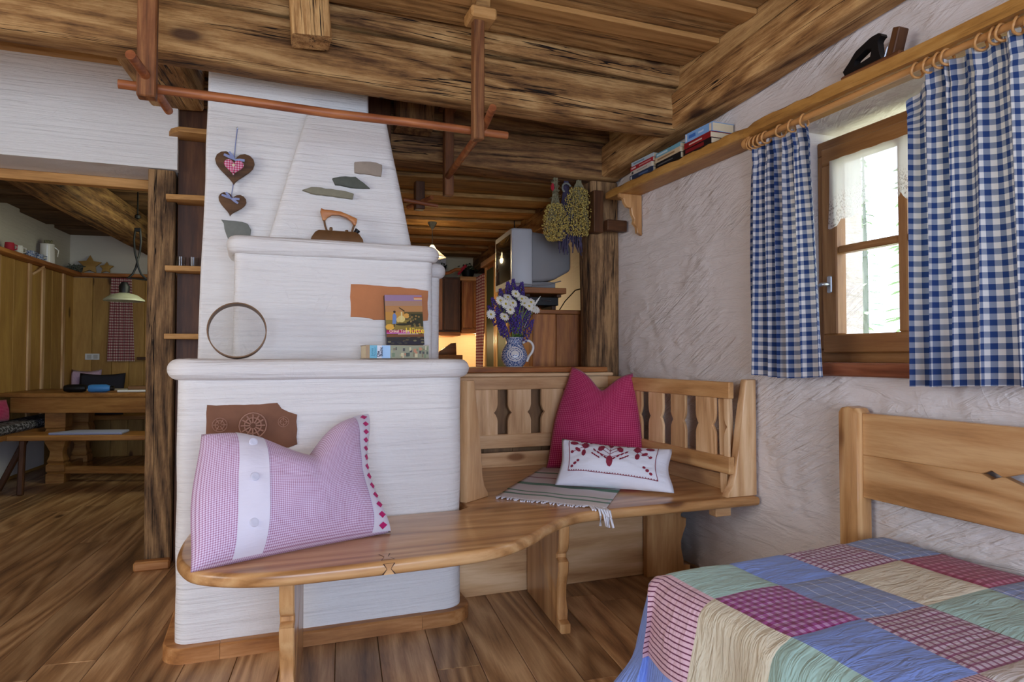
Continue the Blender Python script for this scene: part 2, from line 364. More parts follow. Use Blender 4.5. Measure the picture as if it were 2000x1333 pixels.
def bx(name, lo, hi, mat, parent=None, bev=0.003, grain='x', seg=1):
    lo = Vector(lo); hi = Vector(hi); c = (lo + hi) / 2
    if grain == 'x': return board(name, (lo.x, c.y, c.z), (hi.x, c.y, c.z), hi.y - lo.y, hi.z - lo.z, mat, parent, (0, 0, 1), bev, seg)
    if grain == 'y': return board(name, (c.x, lo.y, c.z), (c.x, hi.y, c.z), hi.x - lo.x, hi.z - lo.z, mat, parent, (0, 0, 1), bev, seg)
    return board(name, (c.x, c.y, lo.z), (c.x, c.y, hi.z), hi.x - lo.x, hi.y - lo.y, mat, parent, (0, 1, 0), bev, seg)
def hewn(name, p0, p1, w, h, mat, parent=None, up=(0, 0, 1), jit=0.006, bev=0.012, n=None, seed=0):
    p0 = Vector(p0); p1 = Vector(p1); L = (p1 - p0).length; n = n or max(4, int(L / 0.12)); m = frame(p0, p1 - p0, up)
    a, b = w / 2, h / 2; prof = []
    for sy, sz in ((1, 1), (-1, 1), (-1, -1), (1, -1)):
        e = [(sy * a, sz * (b - bev)), (sy * (a - bev * 0.35), sz * (b - bev * 0.35)), (sy * (a - bev), sz * b)]
        if sy * sz < 0: e.reverse()
        prof += e
    # a mid point on every face so that it can bulge
    pr = []
    for i, p in enumerate(prof):
        pr.append(p); q = prof[(i + 1) % len(prof)]
        if i % 3 == 2: pr.append(((p[0] + q[0]) / 2, (p[1] + q[1]) / 2))
    V = []; F = []; k = len(pr); s = Vector((seed * 7.1 + p0.x, p0.y * 3, p0.z * 5))
    for i in range(n + 1):
        x = L * i / n
        for (y, z) in pr:
            q = Vector((x * 2.2, y * 9, z * 9)) + s
            d = noise.noise_vector(q) * jit + noise.noise_vector(q * 0.35) * jit * 1.2
            V.append((x, y + d.y, z + d.z))
    for i in range(n):
        for j in range(k): F.append((i * k + j, i * k + (j + 1) % k, (i + 1) * k + (j + 1) % k, (i + 1) * k + j))
    F.append(tuple(range(k - 1, -1, -1))); F.append(tuple(n * k + j for j in range(k)))
    return mesh(name, V, F, mat, parent, m, sharp=40)
def extrude(name, poly, t, mat, parent=None, Mx=None, bev=0.0, seg=2, uvs=None):
    bm = bmesh.new(); vs = [bm.verts.new((x, y, 0)) for x, y in poly]
    f = bm.faces.new(vs); 
    if f.calc_area() and f.normal.length == 0: f.normal_update()
    f.normal_update()
    if f.normal.z > 0: bmesh.ops.reverse_faces(bm, faces=[f])
    r = bmesh.ops.extrude_face_region(bm, geom=[f])
    for v in [g for g in r['geom'] if isinstance(g, bmesh.types.BMVert)]: v.co.z += t
    if bev:
        ed = [e for e in bm.edges if abs(e.verts[0].co.z - e.verts[1].co.z) < 1e-6]
        bmesh.ops.bevel(bm, geom=ed, offset=bev, segments=seg, affect='EDGES', profile=0.5)
    bmesh.ops.recalc_face_normals(bm, faces=bm.faces[:])
    return bmobj(name, bm, mat, parent, Mx)
def slab(name, poly, z0, z1, r, mat, parent=None, Mx=None, n=4):
    """flat board of any outline with a rounded rim"""
    k_ = len(poly); area2 = sum(poly[i][0] * poly[(i + 1) % k_][1] - poly[(i + 1) % k_][0] * poly[i][1] for i in range(k_))
    P = [Vector(q) for q in (poly if area2 > 0 else poly[::-1])]; N = []
    for i in range(k_):
        d0 = (P[i] - P[i - 1]).normalized(); d1 = (P[(i + 1) % k_] - P[i]).normalized()
        m_ = Vector((d0.y + d1.y, -d0.x - d1.x)); N.append(m_.normalized() / max(0.5, math.sqrt(max(0.05, (1 + d0.dot(d1)) / 2))))
    rings = []
    for i in range(n + 1): a = R(90 * i / n); rings.append((-r * (1 - math.sin(a)), z0 + r * (1 - math.cos(a))))
    for i in range(n + 1): a = R(90 * i / n); rings.append((-r * (1 - math.cos(a)), z1 - r * (1 - math.sin(a))))
    return loft(name, [[(q.x + m_.x * o_, q.y + m_.y * o_, z) for q, m_ in zip(P, N)] for o_, z in rings], mat, parent, Mx, 40)
def lathe(name, prof, mat, parent=None, Mx=None, seg=28, sharp=40, cap=True):
    V = []; F = []; n = len(prof)
    for r, z in prof:
        for j in range(seg):
            a = 2 * math.pi * j / seg; V.append((r * math.cos(a), r * math.sin(a), z))
    for i in range(n - 1):
        for j in range(seg):
            F.append((i * seg + j, i * seg + (j + 1) % seg, (i + 1) * seg + (j + 1) % seg, (i + 1) * seg + j))
    if cap and prof[0][0] > 1e-4: F.append(tuple(range(seg - 1, -1, -1)))
    if cap and prof[-1][0] > 1e-4: F.append(tuple((n - 1) * seg + j for j in range(seg)))
    return mesh(name, V, F, mat, parent, Mx, sharp=sharp)
def tubegeo(pts, r, seg=8, V=None, F=None, closed=False):
    V = [] if V is None else V; F = [] if F is None else F
    pts = [Vector(p) for p in pts]; n = len(pts); b0 = len(V); ref = Vector((0.13, 0.21, 0.97))
    for i, p in enumerate(pts):
        if closed: d = pts[(i + 1) % n] - pts[i - 1]
        else: d = pts[min(i + 1, n - 1)] - pts[max(i - 1, 0)]
        d.normalize(); a = d.cross(ref)
        if a.length < 0.05: a = d.cross(Vector((1, 0, 0)))
        a.normalize(); b = d.cross(a); rr = r[i] if isinstance(r, (list, tuple)) else r
        for j in range(seg):
            t = 2 * math.pi * j / seg; V.append(p + a * (rr * math.cos(t)) + b * (rr * math.sin(t)))
    m = n if closed else n - 1
    for i in range(m):
        for j in range(seg):
            k2 = (i + 1) % n
            F.append((b0 + i * seg + j, b0 + i * seg + (j + 1) % seg, b0 + k2 * seg + (j + 1) % seg, b0 + k2 * seg + j))
    if not closed:
        F.append(tuple(b0 + j for j in range(seg - 1, -1, -1))); F.append(tuple(b0 + (n - 1) * seg + j for j in range(seg)))
    return V, F
def tube(name, pts, r, mat, parent=None, Mx=None, seg=10, closed=False):
    V, F = tubegeo(pts, r, seg, closed=closed)
    return mesh(name, V, F, mat, parent, Mx, sharp=50)
def rrect(x0, x1, y0, y1, rad, off=0.0, n=6):
    """rounded rectangle; rad = corner radii for (x0,y0),(x1,y0),(x1,y1),(x0,y1)"""
    P = []; cs = ((x0, y0, 180), (x1, y0, 270), (x1, y1, 0), (x0, y1, 90))
    for (cx, cy, a0), r in zip(cs, rad):
        sx = 1 if cx == x0 else -1; sy = 1 if cy == y0 else -1
        ox, oy = cx + sx * r, cy + sy * r
        for i in range(n + 1):
            a = R(a0 + 90 * i / n); P.append((ox + (r + off) * math.cos(a), oy + (r + off) * math.sin(a)))
    return P
def resample(P, step=0.05):
    out = []
    for i, p in enumerate(P):
        q = P[(i + 1) % len(P)]; d = math.dist(p, q); n = max(1, int(d / step))
        for j in range(n): out.append((p[0] + (q[0] - p[0]) * j / n, p[1] + (q[1] - p[1]) * j / n))
    return out
def loft(name, rings, mat, parent=None, Mx=None, sharp=40, jit=0.0):
    V = []; F = []; k = len(rings[0])
    for rg in rings:
        for p in rg:
            p = Vector(p)
            if jit: p = p + noise.noise_vector(p * 5) * jit + noise.noise_vector(p * 2.1) * jit
            V.append(p)
    for i in range(len(rings) - 1):
        for j in range(k): F.append((i * k + j, i * k + (j + 1) % k, (i + 1) * k + (j + 1) % k, (i + 1) * k + j))
    F.append(tuple(range(k - 1, -1, -1))); F.append(tuple((len(rings) - 1) * k + j for j in range(k)))
    return mesh(name, V, F, mat, parent, Mx, sharp=sharp)
def block(name, x0, x1, y0, y1, rad, prof, mat, parent, jit=0.004):
    """prof = list of (offset, z); densified so that hand plaster can undulate"""
    pr = [prof[0]]
    for a, b in zip(prof, prof[1:]):
        n = max(1, int(abs(b[1] - a[1]) / 0.06))
        for i in range(1, n + 1): pr.append((a[0] + (b[0] - a[0]) * i / n, a[1] + (b[1] - a[1]) * i / n))
    base = resample(rrect(x0, x1, y0, y1, rad), 0.06)
    rings = []
    cx, cy = (x0 + x1) / 2, (y0 + y1) / 2
    for off, z in pr:
        P0 = rrect(x0, x1, y0, y1, rad, off)
        # same parametrisation as base so that rings stay matched
        P = []; B = rrect(x0, x1, y0, y1, rad)
        for i, p in enumerate(B):
            q = B[(i + 1) % len(B)]; d = math.dist(p, q); n = max(1, int(d / 0.06)); pp = P0[i]; qq = P0[(i + 1) % len(B)]
            for j in range(n): P.append((pp[0] + (qq[0] - pp[0]) * j / n, pp[1] + (qq[1] - pp[1]) * j / n, z))
        rings.append(P)
    return loft(name, rings, mat, parent, None, 50, jit)
def bull(z0, z1, out):
    h = (z1 - z0) / 2; zc = (z0 + z1) / 2
    return [(0.0, z0)] + [(out * math.cos(R(a)), zc + h * math.sin(R(a))) for a in range(-75, 91, 15)]
def smoothpath(P, n=5):
    """Catmull-Rom through open 2D/3D points"""
    P = [Vector(p) for p in P]; out = []
    for i in range(len(P) - 1):
        a, b, c, d = P[max(i - 1, 0)], P[i], P[i + 1], P[min(i + 2, len(P) - 1)]
        for j in range(n):
            t = j / n
            out.append(0.5 * ((2 * b) + (c - a) * t + (2 * a - 5 * b + 4 * c - d) * t * t + (3 * b - a - 3 * c + d) * t ** 3))
    out.append(P[-1]); return [tuple(v) for v in out]
def grid(name, fn, nu, nv, mat, parent=None, uvfn=None, sharp=0, thick=0.0, kind=None, Mx=None):
    V = []; U = []; F = []
    for j in range(nv + 1):
        for i in range(nu + 1):
            s, t = i / nu, j / nv; V.append(fn(s, t)); U.append(uvfn(s, t) if uvfn else (s, t))
    w = nu + 1
    for j in range(nv):
        for i in range(nu): F.append((j * w + i, j * w + i + 1, (j + 1) * w + i + 1, (j + 1) * w + i))
    o = mesh(name, V, F, mat, parent, Mx, uv=U, sharp=sharp or 80, kind=kind)
    if thick:
        md = o.modifiers.new('solid', 'SOLIDIFY'); md.thickness = thick; md.offset = 0
    return o
def copytree(o, loc=None, rz=None, label=None, group=None):
    c = o.copy(); COL.objects.link(c)
    PW[c.name] = PW[o.name]
    if loc is not None:
        Mx = Matrix.Translation(loc) @ Matrix.Rotation(rz or 0.0, 4, 'Z'); c.matrix_basis = Mx; PW[c.name] = Mx
    if label: c['label'] = label
    if group: c['group'] = group
    for ch in list(o.children):
        d = copytree(ch); d.parent = c; d.matrix_parent_inverse = Matrix()
    return c

# ------------------------------------------------------------------ the house: frames of reference
Ux = Vector((math.cos(R(6.5)), -math.sin(R(6.5)), 0)); Vx = Vector((math.sin(R(6.5)), math.cos(R(6.5)), 0)); Zx = Vector((0, 0, 1))
KO = Vector((2.05, 3.6, 0)); DO = Vector((-1.86, 8.18, 0))
def K(u, v, z): return KO + Ux * u + Vx * v + Zx * z
def D(u, v, z): return DO + Ux * u + Vx * v + Zx * z
def rb(name, fr, lo, hi, mat, parent=None, grain='x', bev=0.003):
    """box in a turned frame (K kitchen, D dining room)"""
    c = [(a + b) / 2 for a, b in zip(lo, hi)]; s = [b - a for a, b in zip(lo, hi)]
    if grain == 'x': return board(name, fr(lo[0], c[1], c[2]), fr(hi[0], c[1], c[2]), s[1], s[2], mat, parent, (0, 0, 1), bev)
    if grain == 'y': return board(name, fr(c[0], lo[1], c[2]), fr(c[0], hi[1], c[2]), s[0], s[2], mat, parent, (0, 0, 1), bev)
    return board(name, fr(c[0], c[1], lo[2]), fr(c[0], c[1], hi[2]), s[0], s[1], mat, parent, Vx, bev)
def boxes(name, lst, mat, parent=None, bev=0.0):
    V = []; F = []
    for lo, hi in lst:
        b = len(V)
        for z in (lo[2], hi[2]):
            for y in (lo[1], hi[1]):
                for x in (lo[0], hi[0]): V.append((x, y, z))
        F += [tuple(b + i for i in f) for f in ((0, 2, 3, 1), (4, 5, 7, 6), (0, 1, 5, 4), (2, 6, 7, 3), (0, 4, 6, 2), (1, 3, 7, 5))]
    return mesh(name, V, F, mat, parent, sharp=0)

# ------------------------------------------------------------------ floor of long larch planks
fl_o = struct(boxes('floor', [((-3.7, -2.6, -0.12), (2.4, 9.2, -0.035))], M['floor']))
rf = random.Random(3)
s = -4.4
while s < 3.4:
    w = rf.choice((0.15, 0.165, 0.18))
    t = -2.6 - rf.random() * 1.5
    while t < 9.2:
        L = rf.uniform(2.0, 3.6); a = Ux * (s + w / 2) + Vx * t; b = Ux * (s + w / 2) + Vx * (t + L)
        mid = (a + b) / 2
        inside = (mid.x > -3.6 and mid.x < 2.3 and a.y > -4.2)
        if a.x > 2.06 and b.x > 2.06: inside = False
        if inside:
            dz = rf.uniform(-0.0012, 0.0005)
            board('plank', a + Vector((0, 0, -0.015 + dz)), b + Vector((0, 0, -0.015 + dz)) - Vx * 0.0015, w - 0.0018, 0.03, M['floor'], fl_o, bev=0.0018)
        t += L
    s += w

# ------------------------------------------------------------------ walls
Wx = 2.05
wr = struct(boxes('wall_right', [((Wx, -2.4, -0.03), (2.45, 3.62, 0.99)), ((Wx, -2.4, 1.99), (2.45, 3.62, 2.95)), ((Wx, 2.17, 0.99), (2.45, 3.62, 1.99)), ((Wx, -2.4, 0.99), (2.45, 1.16, 1.99))], M['wall']))
struct(boxes('wall_left', [((-3.65, -2.4, -0.03), (-3.4, 4.1, 0.8)), ((-3.65, -2.4, 2.2), (-3.4, 4.1, 2.95)), ((-3.65, 1.6, 0.8), (-3.4, 4.1, 2.2)), ((-3.65, -2.4, 0.8), (-3.4, -0.4, 2.2))], M['wall2']))
struct(boxes('wall_rear', [((-3.65, -2.65, -0.03), (-1.3, -2.4, 2.95)), ((1.5, -2.65, -0.03), (2.45, -2.4, 2.95)), ((-1.3, -2.65, 2.3), (1.5, -2.4, 2.95)), ((-1.3, -2.65, -0.03), (1.5, -2.4, 0.35))], M['wall2']))
struct(boxes('wall_bulkhead', [((-3.4, 3.75, 1.995), (-0.40, 4.05, 2.6))], M['stove']))
struct(bx('trim_1', (-3.4, 4.02, 1.945), (-0.53, 4.08, 1.994), M['batten']))
struct(bx('trim_2', (-3.4, 3.70, 2.487), (-0.52, 3.749, 2.528), M['batten']))
struct(boxes('wall_partition', [((-0.40, 3.86, -0.03), (-0.14, 4.2, 2.6))], M['wall2']))
wp = struct(rb('wall_middle', D, (1.95, -4.0, -0.03), (2.15, 0.3, 2.5), M['wall2'], None, 'y', bev=0))
struct(rb('wall_dining_back', D, (-0.3, 0.02, -0.03), (1.95, 0.25, 2.5), M['wall2'], bev=0))
struct(rb('wall_dining_left', D, (-0.3, -5.0, -0.03), (-0.02, 0.25, 2.5), M['wall2'], None, 'y', bev=0))
struct(rb('wall_kitchen_right', K, (0.0, 0.02, -0.03), (0.3, 3.6, 2.4), M['wall2'], None, 'y', bev=0))
struct(rb('wall_kitchen_back', K, (-2.6, 3.4, -0.03), (0.3, 3.65, 2.4), M['kwall'], bev=0))

# ------------------------------------------------------------------ ceilings: boards with cover battens
cf = struct(boxes('ceiling', [((-3.6, -2.6, 3.0), (2.4, 4.1, 3.1))], M['ceil']))
def zc(y): return 2.485 + max(0.0, 2.8 - y) * 0.07 if y < 2.8 else 2.56
y = 3.74; i = 0
rc = random.Random(5)
while y > -2.4:
    w = rc.uniform(0.20, 0.25)
    zz = zc(y - w / 2)
    x0 = -3.4
    board('ceiling_board', (x0, y - w / 2, zz + 0.015), (1.965, y - w / 2, zz + 0.015), w - 0.004, 0.028, M['ceil'], cf)
    if not 2.7 < y < 3.05 and y < 3.5:
        board('ceiling_batten', (x0, y, zz - 0.012), (1.965, y, zz - 0.012), 0.10, 0.024, M['batten'], cf)
    y -= w
# dining room ceiling
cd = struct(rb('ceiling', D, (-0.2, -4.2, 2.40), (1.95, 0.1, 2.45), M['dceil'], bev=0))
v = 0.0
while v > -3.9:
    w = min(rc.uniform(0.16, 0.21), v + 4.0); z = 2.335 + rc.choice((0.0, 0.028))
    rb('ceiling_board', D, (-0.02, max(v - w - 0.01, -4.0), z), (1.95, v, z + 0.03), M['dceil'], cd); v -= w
# kitchen ceiling
ck = struct(rb('ceiling', K, (-2.6, 0.0, 2.19), (0.3, 3.5, 2.24), M['kceil'], bev=0))
v = 3.4
while v > 0.12:
    w = rc.uniform(0.17, 0.23); z = 2.115 + (0.0 if i % 2 else 0.03); i += 1
    rb('ceiling_board', K, (-2.6, v - w - 0.012, z), (-0.02, v, z + 0.028), M['kceil'], ck); v -= w

# ------------------------------------------------------------------ beams and posts
def beam(name, label, p0, p1, w, h, mat, cat='beam', up=(0, 0, 1), **kw):
    o = hewn(name, p0, p1, w, h, mat, None, up, **kw); tag(o, label, cat); return o
beam('ceiling_beam', 'thick lower log of the main ceiling crossbeam behind the hanging clothes pole', (-3.4, 2.865, 2.342), (1.93, 2.865, 2.273), 0.13, 0.218, M['beam'], jit=0.007, seed=1)
beam('ceiling_beam', 'thin upper log of the main ceiling crossbeam tucked under the ceiling boards', (-3.4, 2.88, 2.550), (1.99, 2.88, 2.466), 0.13, 0.122, M['beam'], jit=0.006, seed=2)
beam('wall_plate_beam', 'lower log of the long beam along the window wall top', (1.98, 3.6, 2.215), (1.98, -2.4, 2.60), 0.14, 0.18, M['beam'], jit=0.006, seed=3)
beam('wall_plate_beam', 'upper log of the long beam along the window wall, meeting the ceiling boards', (2.01, 3.6, 2.395), (2.01, -2.4, 2.80), 0.085, 0.135, M['beam'], jit=0.004, seed=4)
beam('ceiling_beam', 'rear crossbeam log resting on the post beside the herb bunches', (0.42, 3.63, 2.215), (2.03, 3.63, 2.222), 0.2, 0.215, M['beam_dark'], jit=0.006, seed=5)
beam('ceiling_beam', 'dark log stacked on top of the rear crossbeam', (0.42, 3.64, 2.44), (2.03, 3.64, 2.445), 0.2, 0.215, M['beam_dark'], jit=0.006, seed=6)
beam('wooden_post', 'weathered square post with long cracks beside the white stove', (-0.470, 3.832, 0.0), (-0.470, 3.832, 1.99), 0.122, 0.15, M['post'], 'post', (0, 1, 0), jit=0.003, seed=7)
tag(bx('wooden_block', (-0.565, 3.69, 0.0), (-0.405, 3.745, 0.047), M['plinth'], bev=0.008), 'small pale wooden block at the foot of the weathered post', 'block')
beam('wooden_post', 'old corner post carrying the rear crossbeam next to the wall shelf', (1.955, 3.66, 0.0), (1.955, 3.66, 2.11), 0.185, 0.17, M['post'], 'post', (0, 1, 0), jit=0.008, seed=8)
beam('ceiling_joist', 'short joist between main crossbeam and white bulkhead, left of the chimney', Vector((-0.50, 2.9, 2.42)), Vector((-0.40, 3.76, 2.42)), 0.24, 0.22, M['beam'], 'joist', jit=0.005, seed=9)
beam('stub_post', 'short vertical stump hanging in front of the main crossbeam', (0.178, 2.70, 2.278), (0.155, 2.70, 2.60), 0.145, 0.13, M['beam'], 'post', (0, 1, 0), jit=0.004, seed=10)
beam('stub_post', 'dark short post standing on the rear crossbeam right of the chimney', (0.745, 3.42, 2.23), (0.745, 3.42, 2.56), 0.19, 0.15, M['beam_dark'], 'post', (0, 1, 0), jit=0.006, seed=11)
tag(bx('dark_plank', (0.472, 3.50, 2.10), (0.64, 3.54, 2.56), M['dark_board'], grain='z'), 'dark upright plank between chimney and short dark post', 'plank')
lw = thing('log_infill', 'stacked short log ends between the joist and the chimney', 'logs', (-0.27, 3.8, 2.345))
for i, (z0, z1) in enumerate(((2.345, 2.40), (2.402, 2.475), (2.477, 2.556))):
    hewn('log', (-0.40 + 0.02 * i, 3.80, (z0 + z1) / 2), (-0.222, 3.80, (z0 + z1) / 2), 0.1, z1 - z0, M['beam_dark'] if i != 1 else M['beam'], lw, jit=0.003, seed=20 + i)
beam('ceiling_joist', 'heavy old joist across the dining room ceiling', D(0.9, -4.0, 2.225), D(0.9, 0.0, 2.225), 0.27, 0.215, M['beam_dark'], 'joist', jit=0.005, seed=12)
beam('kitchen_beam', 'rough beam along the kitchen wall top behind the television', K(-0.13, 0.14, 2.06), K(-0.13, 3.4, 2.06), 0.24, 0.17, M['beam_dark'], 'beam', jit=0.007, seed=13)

# ------------------------------------------------------------------ window in the right wall
win = struct(thing('window_1', '', 'window', (2.24, 1.76, 1.03))); del win['label']; del win['category']
for nm, lo, hi, g in (('frame_rail', (2.20, 1.33, 1.02), (2.28, 2.168, 1.075), 'y'), ('frame_rail', (2.20, 1.33, 1.885), (2.28, 2.168, 1.945), 'y'),
                      ('frame_stile', (2.20, 2.115, 1.075), (2.28, 2.168, 1.885), 'z'), ('frame_stile', (2.20, 1.33, 1.075), (2.28, 1.385, 1.885), 'z')):
    bx(nm, lo, hi, M['frame'], win, 0.004, g)
for nm, lo, hi, g in (('sash_rail', (2.18, 1.385, 1.06), (2.235, 2.13, 1.135), 'y'), ('sash_rail', (2.18, 1.385, 1.835), (2.235, 2.13, 1.905), 'y'),
                      ('sash_stile', (2.18, 2.055, 1.135), (2.235, 2.13, 1.835), 'z'), ('sash_stile', (2.18, 1.385, 1.135), (2.235, 1.455, 1.835), 'z'),
                      ('glazing_bar', (2.185, 1.745, 1.135), (2.23, 1.782, 1.835), 'z'), ('glazing_bar', (2.187, 1.455, 1.463), (2.228, 1.745, 1.493), 'y'), ('glazing_bar', (2.187, 1.782, 1.463), (2.228, 2.055, 1.493), 'y')):
    bx(nm, lo, hi, M['frame'], win, 0.005, g)
for y0, y1 in ((1.455, 1.745), (1.782, 2.055)):
    for z0, z1 in ((1.135, 1.463), (1.493, 1.835)):
        boxes('pane', [((2.206, y0, z0), (2.210, y1, z1))], M['glass'], win)
hd = bx('handle_plate', (2.172, 2.075, 1.305), (2.18, 2.10, 1.375), M['metal'], win, 0.004, 'z')
tube('handle', [(2.172, 2.088, 1.34), (2.145, 2.088, 1.34), (2.138, 2.092, 1.338), (2.138, 2.125, 1.332), (2.138, 2.165, 1.327)], 0.0075, M['metal'], win)
ws = struct(bx('window_sill', (2.015, 1.14, 0.972), (2.29, 2.19, 1.022), M['sill'], None, 0.006, 'y'))
ws.name = 'trim_3'
# outdoors
struct(boxes('ground', [((2.6, -30, -0.9), (60, 40, -0.6))], M['ground']))
rt_ = random.Random(9)
tree_lab = ['tall thin spruce outside the window, first behind the sash bar', 'slender spruce outside the window in the middle of the lower pane', 'spruce with bushy branches outside the lower window pane', 'distant spruce outside near the window handle side', 'spruce behind the lace valance outside the window']
for i, (x, y_, h) in enumerate(((22.0, 19.4, 9.5), (25, 20.0, 11.0), (27, 18.6, 10.0), (23, 22.6, 9.0), (32, 20.0, 12.0))):
    t = thing('spruce_tree', tree_lab[i], 'tree', (x, y_, -0.6))
    tube('trunk', [(x, y_, -0.6), (x + 0.05, y_, h * 0.5), (x, y_, h)], [0.14, 0.10, 0.02], M['slate'], t, seg=7)
    V = []; F = []
    for b in range(70):
        z = rt_.uniform(2.2, h); a = rt_.uniform(0, 6.283); L = (h - z) * 0.10 + 0.3; dz = -0.2 * L
        d = Vector((math.cos(a), math.sin(a), 0)); sd = Vector((-d.y, d.x, 0)) * 0.10; p = Vector((x, y_, z)); q = p + d * L + Zx * dz
        i0 = len(V); V += [p + sd * 0.3, p - sd * 0.3, (p + q) / 2 - sd, q, (p + q) / 2 + sd + Zx * 0.05]; F += [(i0, i0 + 1, i0 + 2, i0 + 3, i0 + 4)]
    mesh('branches', V, F, M['spruce'], t, sharp=0, kind='stuff')

# ------------------------------------------------------------------ masonry stove with its chimney
st = thing('masonry_stove', 'white plastered tiled stove stepping up to a hood and chimney', 'stove', (0.25, 2.57, 0))
YB = 3.74
block('base_block', -0.27, 0.77, 2.57, YB, (0.05, 0.085, 0.02, 0.02), [(0, 0.0), (0, 0.97)], M['stove'], st)
block('base_ledge', -0.27, 0.77, 2.57, YB, (0.05, 0.085, 0.02, 0.02), bull(0.962, 1.036, 0.036), M['stove'], st, 0.003)
block('upper_block', -0.098, 0.708, 2.84, 3.2, (0.03, 0.04, 0.02, 0.02), [(0, 1.034), (0, 1.47)], M['stove'], st, 0.003)
block('upper_block', 0.30, 0.805, 3.08, 3.45, (0.02, 0.05, 0.05, 0.02), [(0, 1.034), (0, 1.43)], M['stove'], st, 0.003)
block('upper_ledge', -0.098, 0.708, 2.84, 3.2, (0.03, 0.04, 0.02, 0.02), bull(1.455, 1.526, 0.03), M['stove'], st, 0.003)
block('upper_ledge', 0.30, 0.805, 3.08, 3.45, (0.02, 0.05, 0.05, 0.02), bull(1.42, 1.49, 0.03), M['stove'], st, 0.002)
def ring(x0, x1, y0, y1, z, r=0.03):
    return [(p[0], p[1], z) for p in resample(rrect(x0, x1, y0, y1, (r, r, 0.01, 0.01)), 0.08)]
def hood_ring(t, r=0.03):
    x0 = 0.028 + (0.185 - 0.028) * t; x1 = 0.640 - (0.640 - 0.530) * t
    P = rrect(0, 1, 0, 1, (0.08, 0.08, 0.03, 0.03)); out = []
    B = resample(P, 0.12); y0 = 2.945 + 0.06 * t
    return [(x0 + (x1 - x0) * p[0], y0 + (3.3 - y0) * p[1], 1.52 + (2.115 - 1.52) * t) for p in B]
rings = [hood_ring(i / 12) for i in range(13)]
last = rings[-1]; cx = sum(p[0] for p in last) / len(last); cy = sum(p[1] for p in last) / len(last)
rings.append([(cx + (p[0] - cx) * 0.93, cy + (p[1] - cy) * 0.93, p[2] + 0.018) for p in last])
loft('hood', rings, M['stove'], st, sharp=50, jit=0.004)
def ch_ring(t):
    x0 = -0.247 + 0.04 * t; x1 = 0.465
    return [(p[0], p[1], 1.03 + (2.58 - 1.03) * t) for p in resample(rrect(x0, x1, 3.12, 3.76, (0.015, 0.015, 0.01, 0.01)), 0.08)]
loft('chimney', [ch_ring(i / 20) for i in range(21)], M['stove'], st, sharp=50, jit=0.003)
# wooden plinth in three lengths
def sweep(name, path, o0, o1, z0, z1, mat, parent):
    """path 2D with outward normals on its right-hand side"""
    V = []; F = []; n = len(path)
    for i, p in enumerate(path):
        a = Vector(path[max(i - 1, 0)]); b = Vector(path[min(i + 1, n - 1)]); d = (b - a).normalized(); nn = Vector((d.y, -d.x))
        for o, z in ((o0, z0), (o1, z0), (o1, z1 - 0.006), (o1 - 0.006, z1), (o0, z1)): V.append((p[0] + nn.x * o, p[1] + nn.y * o, z))
    for i in range(n - 1):
        for j in range(5): F.append((i * 5 + j, i * 5 + (j + 1) % 5, (i + 1) * 5 + (j + 1) % 5, (i + 1) * 5 + j))
    F.append((4, 3, 2, 1, 0)); F.append(tuple((n - 1) * 5 + j for j in range(5)))
    return mesh(name, V, F, mat, parent, sharp=30)
P = rrect(-0.27, 0.77, 2.57, YB, (0.05, 0.085, 0.02, 0.02))
sweep('plinth_board', [(-0.27, YB)] + P[:7] + [(-0.12, 2.57)], -0.02, 0.036, 0.0, 0.052, M['plinth'], st)
sweep('plinth_board', [(-0.119, 2.57), (0.2, 2.57), (0.59, 2.57)], -0.02, 0.036, 0.0, 0.053, M['plinth'], st)
sweep('plinth_board', [(0.591, 2.57)] + P[7:14] + [(0.77, 2.76)], -0.02, 0.036, 0.0, 0.052, M['plinth'], st)
# inlaid stones and terracotta pieces
def XZ(y): return Matrix(((1, 0, 0, 0), (0, 0, -1, y), (0, 1, 0, 0), (0, 0, 0, 1)))   # draws in X-Z, extrudes towards the room
def YZ(x): return Matrix(((0, 0, 1, x), (1, 0, 0, 0), (0, 1, 0, 0), (0, 0, 0, 1)))    # draws in Y-Z, extrudes towards +X
def inlay(name, pts, y, t, mat, label=None):
    """outline in the X-Z plane, standing proud of the plaster facing the room"""
    o = extrude(name, pts, t, mat, st, XZ(y + t), bev=0.003)
    if label: o['label'] = label
    return o
def rough_poly(pts, amp=0.004, step=0.02, seed=1):
    rr = random.Random(seed); Q = resample(pts, step)
    return [(x + rr.uniform(-amp, amp), z + rr.uniform(-amp, amp)) for x, z in Q]
inlay('stone_inlay', rough_poly([(0.165, 1.752), (0.20, 1.770), (0.30, 1.768), (0.376, 1.757), (0.375, 1.732), (0.29, 1.738), (0.20, 1.742)], 0.002, 0.02, 1), 2.945, 0.05, M['stone_olive'], 'long thin olive stone slab')
inlay('stone_inlay', rough_poly([(0.286, 1.815), (0.32, 1.828), (0.385, 1.832), (0.42, 1.81), (0.447, 1.785), (0.39, 1.784), (0.30, 1.79)], 0.002, 0.02, 2), 2.952, 0.05, M['slate_dark'], 'dark peaked stone slab')
inlay('stone_inlay', rough_poly([(0.384, 1.90), (0.42, 1.905), (0.45, 1.91), (0.503, 1.90), (0.497, 1.848), (0.382, 1.853)], 0.002, 0.02, 3), 2.96, 0.05, M['stone_tan'], 'tan squarish stone slab')
inlay('stone_inlay', rough_poly([(-0.158, 1.637), (-0.10, 1.633), (-0.055, 1.625), (-0.04, 1.60), (-0.04, 1.54), (-0.13, 1.54)], 0.003, 0.02, 4), 3.11, 0.03, M['slate'], 'grey slate piece above the ledge')
